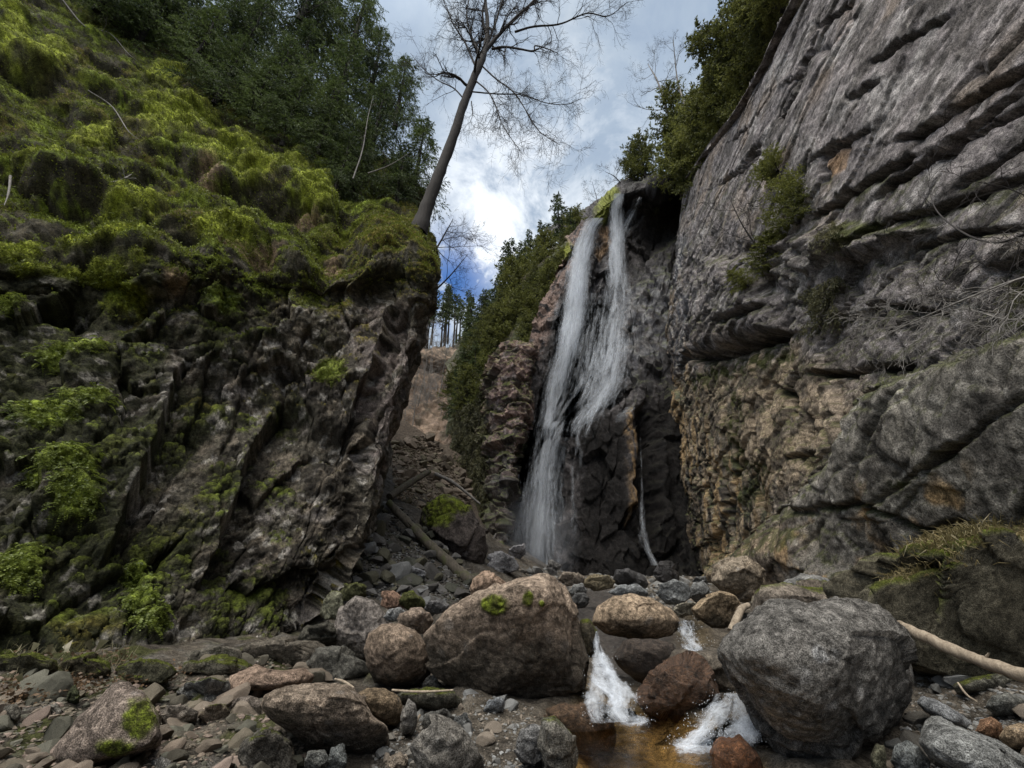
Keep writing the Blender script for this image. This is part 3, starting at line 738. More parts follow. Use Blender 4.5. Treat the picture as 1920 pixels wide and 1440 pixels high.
def gz(x, y):
    """height of the gorge floor"""
    x = np.asarray(x, float); y = np.asarray(y, float)
    z = 1.35 * ss(8.5, 27, y) + .012 * np.maximum(y - 27, 0)
    q = (-.5 - x) * .6 + (y - 17) * .18
    tal = np.log1p(np.exp(np.clip(q * 2.2, -30, 30))) / 2.2 * ss(11, 15.5, y)
    z = z + tal + .02 * np.maximum(y - 20, 0) ** 2 * ss(-1, -4, x)
    z = z + .45 * ss(-2.2, -7.5, x) * ss(14, 9, y) + .55 * ss(3.6, 7.5, x) * ss(14, 5, y)
    # the stream bed
    for (ax, ay, bx, by, w, dep) in STREAM:
        dx, dy = bx - ax, by - ay
        tt = np.clip(((x - ax) * dx + (y - ay) * dy) / (dx * dx + dy * dy), 0, 1)
        d = np.hypot(x - ax - tt * dx, y - ay - tt * dy)
        z = z - dep * (1 - ss(w * .45, w * 1.25, d))
    return z
STREAM = [(1.6, 3.2, 1.45, 6.3, .95, .42), (1.45, 6.3, 2.1, 8.2, .8, .15), (2.1, 8.2, 3.0, 10.5, .9, .16), (3.0, 10.5, 3.2, 25, 1.4, .16)]
def gz_rough(x, y):
    p = np.stack([np.ravel(x), np.ravel(y), np.zeros(np.size(x))], 1)
    return gz(np.ravel(x), np.ravel(y)) + .16 * fbm(p / 1.2, 4, 330) + .07 * fbm(p / .35, 3, 334)

def ground_hit(px, py, lo=2.5, hi=45.0):
    """where the line of sight through (px,py) meets the gorge floor"""
    r = ray(px, py); r = r / r[1]
    Y = np.linspace(lo, hi, 3000); P = CAM + r[None] * Y[:, None]
    b = np.nonzero(P[:, 2] <= gz(P[:, 0], P[:, 1]))[0]
    return P[b[0]] if len(b) else P[-1]

# one ground sheet: fine in the gorge, coarse out to the horizon
def axis(a, b, fine, far):
    inner = np.linspace(a, b, fine)
    g = (b - a) / fine * 1.6 ** np.arange(1, 60); g = np.cumsum(g); g = g[g < far]
    return np.concatenate([a - g[::-1], inner, b + g])
xs = axis(-13, 13, 420, 900); ys = axis(1.5, 34, 520, 900)
X, Y = np.meshgrid(xs, ys); Xc = np.clip(X, -13, 13); Yc = np.clip(Y, 0, 34)
Z = gz_rough(Xc, Yc).reshape(X.shape)
out = np.hypot(X - Xc, Y - Yc)
Z = np.where(out > 0, Z - np.minimum(out * .2, 3.0) * (Y > 20), Z)
Pg = np.stack([X, Y, Z], -1).reshape(-1, 3)
c = np.tile(np.array([.115, .098, .078]), (len(Pg), 1))
c = mix(c, (.062, .053, .043), ss(-.15, .3, fbm(Pg / 1.1, 4, 340)))
c = mix(c, (.15, .14, .125), ss(.1, .4, fbm(Pg / .5, 4, 342)) * .6)
c = mix(c, (.055, .06, .018), ss(.0, .3, fbm(Pg / .9, 4, 344)) * ss(-1.2, -3, Pg[:, 0]) * ss(14, 9, Pg[:, 1]) * .85)
dist = np.full(len(Pg), 9.0)
for (ax, ay, bx, by, w, dep) in STREAM:
    dx, dy = bx - ax, by - ay
    tt = np.clip(((Pg[:, 0] - ax) * dx + (Pg[:, 1] - ay) * dy) / (dx * dx + dy * dy), 0, 1)
    dist = np.minimum(dist, np.hypot(Pg[:, 0] - ax - tt * dx, Pg[:, 1] - ay - tt * dy) / w)
rust = (1 - ss(.7, 1.15, dist + .2 * fbm(Pg / .4, 3, 346)))
c = mix(c, (.34, .235, .11), rust * ss(9.5, 7.5, Pg[:, 1]) * .9)
c = mix(c, (.05, .042, .036), rust * ss(8, 10, Pg[:, 1]) * .9)
talz = ss(10, 14, Pg[:, 1]) * ss(0, -2, Pg[:, 0])
c = mix(c, (.05, .045, .04), talz * .6 * (1 - ss(23, 27, Pg[:, 1])))
c = mix(c, (.13, .10, .075), ss(24, 28, Pg[:, 1]) * ss(-1, -3, Pg[:, 0]) * .8)
M_GROUND = rock_mat('gorge_floor', scale=1.6, bump=.9, contrast=.5, speck=.6)
ground = mesh_np('ground', Pg, grid_faces(len(xs), len(ys)), M_GROUND, c, {'wet': np.clip(rust * .8, 0, 1)})
tag(ground, kind='structure')
# ------------------------------------------------------------------ boulders and stones
M_BOULDER = rock_mat('boulder_rock', scale=2.6, bump=1.0, contrast=.55, speck=.75)
M_STONE = rock_mat('stone', scale=6.0, bump=.5, contrast=.35, speck=.4, obj=True)
TAN, GREY, DARK, BROWN, PINK, RUST, BLUE = (.27, .20, .145), (.165, .158, .150), (.05, .045, .042), (.19, .135, .095), (.26, .19, .155), (.17, .065, .022), (.20, .205, .21)

def boulder(name, label, cat, poly, col, seed, depth=.8, sub=6, Y=None, flat=2.6, facet=.12, cuts=(), group=None, dark_below=None, moss=0.0, mosspt=(), wet=0.0, sink=0, rough=1.0, lift=0.0, nang=0, mat=None, lichen=.25, dYtop=0.0):
    """a solid stone: the outline is what is seen of it, depth its thickness along the view against its width"""
    poly = np.array(poly, float); lo, hi = poly.min(0), poly.max(0); cx, cy = (lo + hi) / 2
    if Y is None: Y = ground_hit(cx, hi[1] - sink)[1]
    r0 = ray(cx, cy); wpx = np.hypot(*(hi - lo)) * .5
    tz = Y / ray(cx, hi[1] - sink)[1]
    half = wpx / F * tz * depth * .75
    tz = tz + half * .55
    V, Fc = ico(sub)
    a, b, c_ = V[:, 0], V[:, 2], V[:, 1]
    th = np.arctan2(b, a); pol = np.stack([poly[:, 0] - cx, cy - poly[:, 1]], 1)
    # radius of the outline in each direction
    ang = np.linspace(-PI, PI, 721); rad = np.zeros(721)
    for k in range(len(pol)):
        p, q = pol[k], pol[(k + 1) % len(pol)]
        d = q - p; den = np.cos(ang) * d[1] - np.sin(ang) * d[0]
        tt = (p[0] * d[1] - p[1] * d[0]) / np.where(np.abs(den) < 1e-9, 1e-9, den)
        s = np.where(abs(d[0]) > abs(d[1]), (np.cos(ang) * tt - p[0]) / (d[0] if abs(d[0]) > 1e-9 else 1e-9), (np.sin(ang) * tt - p[1]) / (d[1] if abs(d[1]) > 1e-9 else 1e-9))
        ok = (tt > 0) & (s >= -1e-6) & (s <= 1 + 1e-6); rad = np.where(ok, np.maximum(rad, tt), rad)
    rad = np.convolve(np.concatenate([rad[-6:-1], rad, rad[1:6]]), np.ones(11) / 11, 'valid')
    Rr = np.interp(th, ang, rad)
    s = (1 - np.abs(c_) ** flat) ** (1 / flat); dd = np.sign(c_) * (np.abs(c_) ** (1.0)) 
    PX, PY = cx + np.cos(th) * Rr * s, cy - np.sin(th) * Rr * s
    T = tz + dd * half + dYtop * half * (cy - PY) / max(hi[1] - lo[1], 1)
    cuts = list(cuts); r9 = np.random.default_rng(seed)
    for k in range(nang):
        cuts.append((r9.normal(0, .75), r9.normal(.1, .75), .75, r9.uniform(.30, .52)))
    for (nx, ny, nd, h) in cuts:      # flat faces struck off the front: normal (right, up, towards viewer), offset
        n = np.array([nx, ny, nd]); n = n / np.linalg.norm(n)
        q = np.stack([(PX - cx) / wpx, (cy - PY) / wpx, -(T - tz) / half], 1)
        ex = np.maximum(q @ n - h, 0)
        T = T + ex * half * n[2] * 1.0
        PX = PX - ex * n[0] * wpx * .2; PY = PY + ex * n[1] * wpx * .2
    P = CAM + ray(PX, PY) * T[:, None]
    scale = wpx / F * tz
    Nn = V / np.linalg.norm(V, axis=1)[:, None]
    ctr = P.mean(0); Nn = P - ctr; Nn /= np.linalg.norm(Nn, axis=1)[:, None]
    ch, e = chips(P + .1 * scale * np.stack([fbm(P / scale * 2, 2, seed + k) for k in range(3)], 1), np.array([.75, .75, .6]) * scale, seed % 50, .6, .4)
    ch2, e2 = chips(P, np.array([.28, .28, .24]) * scale, (seed + 7) % 50, .5, .4)
    D = facet * rough * (ch * 1.5 + ch2 * .7) + scale * rough * (.05 * fbm(P / scale * 2.5, 4, seed + 3) + .022 * fbm(P / scale * 9, 4, seed + 5))
    P = P + Nn * D[:, None]
    # colour
    c = np.tile(np.array(col, float), (len(P), 1))
    c = c * np.clip(1 + .55 * fbm(P / scale * 2.2, 4, seed + 11) + .6 * fbm(P / scale * 8, 4, seed + 13) + .6 * fbm(P / scale * 26, 3, seed + 15), .3, 2.2)[:, None]
    me_n = np.zeros_like(P); tri = P[Fc]; fn = np.cross(tri[:, 1] - tri[:, 0], tri[:, 2] - tri[:, 0])
    for k in range(3): np.add.at(me_n, Fc[:, k], fn)
    me_n /= np.maximum(np.linalg.norm(me_n, axis=1)[:, None], 1e-12)
    ppx, ppy, _ = proj(P)
    if lichen:
        l1, _2, lr, _o = worley(P / (scale * .16), seed % 40)
        m = ss(.45, .25, l1) * (lr[:, 0] > .7) * ss(-.05, .3, fbm(P / scale * 1.6, 3, seed + 21))
        c = mix(c, np.array(col) * .35 + .22, m * lichen * 1.4)
    if dark_below is not None:     # darker colour towards the bottom, below an uneven line across the stone
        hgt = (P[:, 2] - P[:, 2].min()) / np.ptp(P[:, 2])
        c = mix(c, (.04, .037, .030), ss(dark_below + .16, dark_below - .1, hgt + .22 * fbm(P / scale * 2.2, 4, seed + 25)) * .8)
    mm = np.zeros(len(P))
    if moss: mm = ss(.25, .65, me_n[:, 2] + .6 * fbm(P / scale * 2.6, 4, seed + 31) + moss - .5)
    for (mx, my, ma, mb) in mosspt:
        mm = np.maximum(mm, 1 - ss(.6, 1.1, np.hypot((ppx - mx) / ma, (ppy - my) / mb) + .35 * fbm(P / scale * 8, 3, seed + 33)))
    mg = ss(-.3, .3, fbm(P / scale * 14, 3, seed + 35))
    mcol = mix(np.tile(np.array([.055, .058, .014]), (len(P), 1)), (.14, .17, .022), mg * (1 if mosspt else .45))
    c = mix(c, mcol, mm)
    P = P + me_n * (mm * .02 * scale * (1 + fbm(P / scale * 20, 2, seed + 37)))[:, None]
    w = np.full(len(P), float(wet))
    base = np.array([P[:, 0].mean(), P[:, 1].mean(), P[:, 2].min()])
    o = mesh_np(name, P, Fc, mat or M_BOULDER, np.clip(c, .008, .7), {'wet': w}, origin=base)
    return tag(o, label, cat, group)

B = boulder
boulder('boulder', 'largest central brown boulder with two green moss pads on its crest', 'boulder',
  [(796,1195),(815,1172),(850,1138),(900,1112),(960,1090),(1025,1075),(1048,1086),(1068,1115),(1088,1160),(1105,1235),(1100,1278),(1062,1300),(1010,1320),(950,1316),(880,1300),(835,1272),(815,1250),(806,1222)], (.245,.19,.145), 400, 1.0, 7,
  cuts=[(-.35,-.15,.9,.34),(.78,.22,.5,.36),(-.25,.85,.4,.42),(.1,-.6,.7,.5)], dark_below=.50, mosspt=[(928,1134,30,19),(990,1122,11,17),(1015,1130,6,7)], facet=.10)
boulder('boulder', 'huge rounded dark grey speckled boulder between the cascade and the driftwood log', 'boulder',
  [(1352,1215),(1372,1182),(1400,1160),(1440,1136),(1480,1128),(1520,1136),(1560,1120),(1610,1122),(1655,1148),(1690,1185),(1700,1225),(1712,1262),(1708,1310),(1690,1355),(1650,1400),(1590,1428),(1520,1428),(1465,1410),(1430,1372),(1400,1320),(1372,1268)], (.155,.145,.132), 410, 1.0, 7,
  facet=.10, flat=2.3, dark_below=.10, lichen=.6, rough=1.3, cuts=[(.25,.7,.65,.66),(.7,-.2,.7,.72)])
boulder('boulder', 'egg shaped brown boulder leaning against the largest central boulder', 'boulder',
  [(680,1215),(692,1188),(715,1172),(750,1168),(782,1182),(800,1208),(812,1240),(804,1266),(778,1285),(740,1292),(705,1278),(686,1250)], (.205,.155,.115), 420, .9, 6, facet=.05, dark_below=.26, flat=2.2)
boulder('boulder', 'pale grey angular boulder wedged behind the egg shaped brown boulder', 'boulder',
  [(625,1182),(638,1145),(668,1117),(700,1124),(722,1148),(735,1172),(715,1195),(695,1205),(688,1238),(660,1232),(630,1208)], (.20,.175,.155), 430, .8, 6, facet=.2, cuts=[(-.6,.1,.7,.35),(.4,.6,.5,.4)], dark_below=.22, wet=.1)
boulder('flat_stone', 'flat pinkish tan stone slab balanced above the dark gap near the mossy cliff', 'stone slab',
  [(425,1284),(432,1266),(455,1258),(482,1247),(500,1254),(530,1258),(575,1252),(586,1268),(578,1282),(530,1292),(480,1298),(430,1297)], (.25,.18,.135), 440, 1.0, 6, facet=.12, flat=3.2, dYtop=.5)
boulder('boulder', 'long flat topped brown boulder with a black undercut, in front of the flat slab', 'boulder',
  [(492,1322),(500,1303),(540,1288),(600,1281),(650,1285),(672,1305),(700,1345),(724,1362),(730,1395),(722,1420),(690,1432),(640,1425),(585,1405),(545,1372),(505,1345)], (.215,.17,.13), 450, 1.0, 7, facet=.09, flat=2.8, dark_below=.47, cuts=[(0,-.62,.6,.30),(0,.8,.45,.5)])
boulder('stone_slab', 'tilted pink slab with a patch of dark green moss down one side', 'stone slab',
  [(95,1432),(108,1398),(150,1345),(212,1284),(240,1282),(268,1300),(292,1335),(304,1380),(292,1402),(230,1425),(160,1446),(105,1448)], (.225,.18,.148), 460, .9, 6, facet=.06, flat=3.0, mosspt=[(262,1350,36,44),(215,1400,40,18)], cuts=[(-.1,.6,.7,.35)])
boulder('boulder', 'smooth tan boulder bridging the stream between two small cascades', 'boulder',
  [(1110,1168),(1122,1138),(1150,1118),(1185,1113),(1225,1124),(1256,1142),(1274,1166),(1262,1188),(1225,1199),(1180,1197),(1135,1188)], (.285,.215,.15), 470, .9, 6, Y=8.4, facet=.06, dark_below=.2, cuts=[(0,.75,.5,.5)])
boulder('boulder', 'tan boulder beside the upper cascade under the base of the cliff', 'boulder',
  [(1296,1142),(1318,1122),(1350,1108),(1378,1116),(1394,1138),(1390,1160),(1368,1175),(1335,1176),(1310,1162)], (.27,.205,.135), 480, .9, 6, Y=9.6, facet=.12, dark_below=.3, cuts=[(.3,-.1,.8,.5)])
boulder('boulder', 'cracked tan block at the corner of the grey cliff foot', 'boulder',
  [(1330,1090),(1342,1062),(1372,1046),(1400,1045),(1430,1072),(1440,1100),(1420,1118),(1390,1122),(1350,1112)], (.25,.205,.155), 490, .9, 6, Y=14, facet=.2)
boulder('boulder', 'small tan boulder on the crest behind the largest central boulder', 'boulder',
  [(880,1108),(888,1085),(908,1074),(930,1078),(948,1092),(962,1104),(940,1118),(900,1122)], (.26,.185,.135), 500, .8, 5, Y=9.5, facet=.2)
boulder('flat_stone', 'flat grey ledge stone just above the huge speckled boulder', 'stone slab',
  [(1455,1112),(1475,1090),(1500,1077),(1535,1078),(1560,1090),(1572,1104),(1540,1110),(1490,1108)], (.20,.195,.185), 510, .8, 5, Y=10.2, facet=.15)
boulder('boulder', 'brown and grey ledge rock behind the short upright stick', 'boulder',
  [(1408,1150),(1414,1112),(1432,1098),(1470,1096),(1520,1100),(1570,1108),(1600,1112),(1640,1128),(1560,1160),(1480,1175),(1420,1168)], (.19,.16,.13), 520, .8, 6, Y=8.6, facet=.2, moss=.1)
boulder('rock_outcrop', 'mossy layered outcrop topped with dry grass behind the driftwood log', 'rock outcrop',
  [(1598,1118),(1612,1092),(1650,1085),(1668,1066),(1720,1056),(1800,1046),(1900,1026),(2050,1010),(2300,1040),(2350,1300),(2100,1330),(1900,1300),(1800,1280),(1700,1260),(1640,1180)], (.105,.094,.068), 530, .7, 7, Y=6.6, facet=.3, flat=3.2, moss=.2, lichen=.3, cuts=[(0,.1,1,.62)], rough=1.5)
boulder('boulder', 'rust red wet rock standing in the pool by the huge speckled boulder', 'boulder',
  [(1338,1432),(1340,1402),(1350,1382),(1368,1388),(1385,1380),(1402,1394),(1425,1420),(1440,1450),(1400,1475),(1345,1470)], (.16,.072,.034), 540, .7, 5, facet=.25, wet=.75, lichen=0)
boulder('boulder', 'wet orange brown ledge rock dividing the two cascades', 'boulder',
  [(1190,1310),(1205,1285),(1232,1262),(1255,1246),(1285,1240),(1310,1250),(1338,1290),(1352,1310),(1335,1330),(1300,1345),(1255,1346),(1215,1336)], (.085,.046,.026), 550, .7, 6, Y=6.7, facet=.35, nang=5, wet=.8, lichen=0)
boulder('boulder', 'flat wet grey rock below the upper cascade, touching the huge speckled boulder', 'boulder',
  [(1258,1240),(1268,1222),(1290,1218),(1330,1224),(1362,1230),(1385,1265),(1400,1310),(1368,1305),(1335,1292),(1290,1268)], (.105,.088,.068), 560, .8, 6, Y=7.3, facet=.2, wet=.5, lichen=.1)
boulder('boulder', 'dark wet boulder in shadow under the tan boulder bridging the stream', 'boulder',
  [(1150,1230),(1175,1205),(1220,1200),(1260,1205),(1275,1235),(1262,1275),(1230,1290),(1190,1275),(1160,1250)], (.048,.036,.028), 570, .7, 5, Y=7.5, wet=.5, lichen=0)
boulder('boulder', 'dark brown wet bank rock at the edge of the amber pool', 'boulder',
  [(1022,1330),(1050,1318),(1090,1322),(1130,1330),(1150,1345),(1156,1380),(1145,1412),(1100,1420),(1060,1410),(1030,1380)], (.085,.052,.030), 580, .7, 6, facet=.12, wet=.55, lichen=0)
boulder('boulder', 'mossy dark boulder squeezed beside the first cascade', 'boulder',
  [(1082,1185),(1090,1162),(1105,1160),(1118,1185),(1122,1210),(1110,1232),(1096,1228),(1088,1208)], (.10,.085,.06), 590, .7, 5, Y=7.6, moss=.5)
boulder('angular_stone', 'split grey angular stone with sharp edges at the bottom edge', 'stone',
  [(772,1400),(786,1368),(818,1348),(842,1360),(862,1372),(880,1392),(905,1420),(900,1460),(830,1470),(790,1440)], (.18,.165,.145), 600, .8, 5, facet=.3, flat=3)
boulder('angular_stone', 'tall grey block with a flat face beside the amber pool bank', 'stone',
  [(1010,1395),(1018,1356),(1040,1352),(1062,1368),(1080,1385),(1078,1430),(1060,1458),(1020,1450)], (.17,.158,.135), 610, .7, 5, facet=.2, flat=3.2, moss=.05)
boulder('angular_stone', 'blue grey broken stone next to the tall flat faced block', 'stone',
  [(965,1398),(975,1375),(1000,1366),(1016,1372),(1018,1420),(1005,1445),(975,1425)], (.17,.165,.16), 620, .7, 5, facet=.3)
boulder('stone_block', 'brown rounded block between the long flat boulder and the gravel', 'stone',
  [(668,1300),(690,1290),(722,1292),(748,1310),(758,1340),(742,1362),(718,1364),(692,1340)], (.175,.13,.085), 630, .8, 5, facet=.15)
boulder('stone_block', 'low dark green mossy block under the largest central boulder', 'stone',
  [(740,1302),(765,1295),(820,1292),(856,1300),(860,1325),(835,1338),(790,1334),(752,1320)], (.075,.07,.055), 640, .8, 5, facet=.2, moss=.15)
boulder('angular_stone', 'upright pale splinter of stone standing in the gravel', 'stone',
  [(750,1362),(756,1330),(766,1310),(778,1318),(782,1345),(776,1372),(758,1380)], (.22,.205,.185), 650, .7, 4, facet=.2)
boulder('angular_stone', 'light blue grey tilted slab piece lying on the gravel', 'stone',
  [(905,1334),(918,1312),(935,1306),(946,1312),(944,1332),(928,1340)], (.22,.23,.24), 660, .7, 4, facet=.2, flat=3.2)
boulder('stone_slab', 'long pale grey slab lying in the corner by the rounded cobbles', 'stone slab',
  [(1722,1392),(1735,1362),(1760,1350),(1800,1362),(1860,1388),(1925,1425),(1960,1460),(1900,1490),(1800,1450),(1745,1420)], (.215,.215,.205), 670, .8, 6, facet=.1, flat=3.2, dYtop=.8)
boulder('stone_slab', 'narrow blue grey slab pointing at the huge speckled boulder', 'stone slab',
  [(1718,1318),(1730,1305),(1755,1312),(1800,1338),(1824,1358),(1815,1370),(1775,1352),(1735,1334)], (.23,.235,.24), 680, .7, 5, facet=.12, flat=3.2, dYtop=.8)
boulder('cobble', 'round grey cobble next to the rusty round cobbles', 'cobble',
  [(1848,1325),(1860,1304),(1890,1298),(1918,1312),(1928,1335),(1905,1346),(1870,1342)], (.18,.178,.16), 690, .8, 5, facet=.05, flat=2.2)
boulder('cobble', 'rusty brown round cobble touching the long pale grey slab', 'cobble',
  [(1828,1372),(1838,1350),(1858,1344),(1876,1356),(1884,1378),(1872,1394),(1845,1388)], (.24,.14,.085), 700, .8, 5, facet=.04, flat=2.2)
boulder('cobble', 'tan round cobble at the very corner beside the rusty round cobble', 'cobble',
  [(1874,1382),(1885,1362),(1912,1354),(1950,1366),(1965,1395),(1930,1412),(1890,1402)], (.27,.20,.13), 710, .8, 5, facet=.04, flat=2.2)
boulder('angular_stone', 'blue grey triangular stone below the huge speckled boulder', 'stone',
  [(1668,1428),(1678,1400),(1700,1390),(1722,1400),(1740,1430),(1735,1465),(1690,1465)], (.20,.21,.205), 720, .7, 5, facet=.2)
boulder('angular_stone', 'narrow greenish stone under the huge speckled boulder', 'stone',
  [(1634,1415),(1642,1396),(1658,1398),(1664,1440),(1655,1465),(1638,1460)], (.13,.125,.085), 730, .7, 4, facet=.2)
boulder('boulder', 'dark green mossy stone half hidden under the dry driftwood log', 'boulder',
  [(1790,1285),(1820,1272),(1870,1265),(1895,1278),(1890,1300),(1840,1302),(1800,1300)], (.11,.105,.085), 740, .7, 5, facet=.2, moss=.1)
# stones along the far side of the stream, below the falls
FARS = [('wet_slab','pale wet slab lying at the foot of the white falls',[(913,1062),(918,1042),(940,1036),(962,1046),(972,1066),(950,1076),(925,1078)],(.19,.185,.19),20,.5),
 ('wet_slab','square pale wet slab tipped up beside the falls',[(954,1032),(962,1024),(984,1020),(986,1040),(968,1054),(958,1048)],(.23,.22,.225),25,.5),
 ('boulder','pointed pale stone just past the foot of the falls',[(1024,1066),(1028,1050),(1040,1052),(1052,1062),(1044,1076),(1030,1078)],(.17,.16,.15),22,.4),
 ('boulder','glossy black angular boulder under the thin side cascade',[(1150,1092),(1158,1070),(1180,1066),(1205,1078),(1215,1095),(1205,1110),(1170,1110)],(.045,.042,.042),18,.8),
 ('boulder','black wet boulder where the thin side cascade lands',[(1222,1072),(1238,1052),(1258,1054),(1272,1075),(1270,1098),(1240,1100)],(.025,.022,.022),21,.8),
 ('boulder','greenish brown low boulder before the black angular boulder',[(1085,1095),(1105,1082),(1140,1080),(1155,1090),(1150,1104),(1115,1108)],(.17,.14,.09),16,.2),
 ('boulder','broad blue grey boulder behind the smooth tan boulder',[(1140,1112),(1160,1098),(1190,1098),(1215,1112),(1210,1128),(1170,1124)],(.185,.19,.19),11.5,.3),
 ('boulder','round grey boulder left of the broad blue grey boulder',[(1066,1108),(1076,1096),(1092,1094),(1100,1106),(1096,1120),(1076,1122)],(.18,.178,.17),13,.3),
 ('boulder','dark round boulder in a cluster beside the stream',[(1068,1128),(1078,1112),(1096,1110),(1104,1124),(1096,1138),(1080,1140)],(.085,.083,.08),11,.3),
 ('boulder','big blue grey angular boulder in front of the black hollow',[(1228,1110),(1236,1096),(1262,1088),(1290,1098),(1300,1120),(1280,1134),(1250,1132)],(.165,.168,.165),12.5,.3),
 ('boulder','grey split boulder next to the cracked tan block',[(1290,1112),(1300,1092),(1318,1090),(1332,1108),(1328,1128),(1305,1130)],(.16,.16,.155),13,.3),
 ('boulder','dark grey boulder above the grey split boulder',[(1296,1090),(1305,1082),(1322,1082),(1328,1094),(1315,1102)],(.09,.088,.085),17,.3),
 ('boulder','low grey boulder at the lip of the upper cascade',[(1260,1146),(1276,1132),(1300,1130),(1315,1140),(1300,1152),(1275,1156)],(.2,.18,.14),10.5,.2),
 ('boulder','brown boulder behind the crest of the largest central boulder',[(1048,1086),(1058,1072),(1080,1070),(1096,1082),(1090,1096),(1064,1098)],(.17,.14,.11),15,.2),
 ('boulder','grey brown boulder near the egg shaped boulder, with a hollow beneath',[(742,1172),(752,1150),(785,1142),(805,1148),(812,1165),(795,1188),(765,1186)],(.225,.175,.135),8.8,0),
 ('boulder','green lichened boulder by the base of the mossy cliff',[(600,1150),(606,1125),(622,1108),(640,1112),(642,1138),(625,1162),(608,1164)],(.17,.165,.115),10.2,0),
 ('boulder','dark mossy boulder behind the green lichened boulder',[(636,1112),(645,1096),(668,1092),(686,1100),(688,1118),(668,1128),(642,1126)],(.07,.07,.035),11.2,0),
 ('boulder','reddish brown boulder in the talus above the pale angular boulder',[(712,1136),(718,1112),(738,1108),(755,1122),(756,1138),(735,1142)],(.22,.14,.10),10.8,0),
 ('boulder','dark moss coated boulder beside the reddish brown boulder',[(748,1132),(758,1112),(775,1108),(795,1126),(798,1142),(770,1146)],(.062,.065,.024),10.6,0),
 ('boulder','rounded dark grey boulder above the largest central boulder',[(796,1142),(804,1128),(825,1124),(842,1134),(838,1148),(812,1152)],(.105,.10,.098),10.5,0),
 ('boulder','flat bluish wet boulder in the dark talus beneath the fallen log',[(742,1078),(750,1066),(775,1062),(798,1072),(796,1086),(765,1092)],(.155,.152,.158),14.5,.55),
 ('stone','light grey squared stone beside the pale angular boulder',[(720,1156),(730,1142),(752,1140),(762,1150),(750,1165),(730,1166)],(.19,.19,.185),9.3,0),
 ('boulder','low black boulder at the base of the mossy cliff',[(560,1195),(575,1172),(615,1165),(640,1180),(632,1210),(590,1222),(565,1215)],(.06,.056,.045),9.6,0),
 ('flat_stone','wide flat dark bedrock slab behind the flat tan slab',[(570,1242),(590,1222),(640,1222),(680,1240),(690,1265),(650,1282),(600,1275)],(.09,.085,.072),8.0,.2),
 ('boulder','huge dark block with a bright moss cap below the leaning log',[(792,985),(800,955),(828,925),(858,925),(885,950),(905,985),(912,1030),(905,1065),(860,1068),(815,1050),(795,1020)],(.075,.062,.056),19.5,.1)]
for k, (nm, lb, pl, cl, yy, wt) in enumerate(FARS):
    big_ = 'moss cap' in lb
    boulder(nm, lb, 'stone slab' if 'slab' in nm or 'flat' in nm else ('stone' if nm == 'stone' else 'boulder'), pl, cl, 760 + 9 * k, .85, 6 if big_ else 5, Y=yy, facet=.24, nang=4, wet=wt,
            mosspt=[(828,950,38,26),(868,948,20,18),(822,975,32,16)] if big_ else (), moss=.12 if k in (15, 16, 18) else 0, lichen=.15)
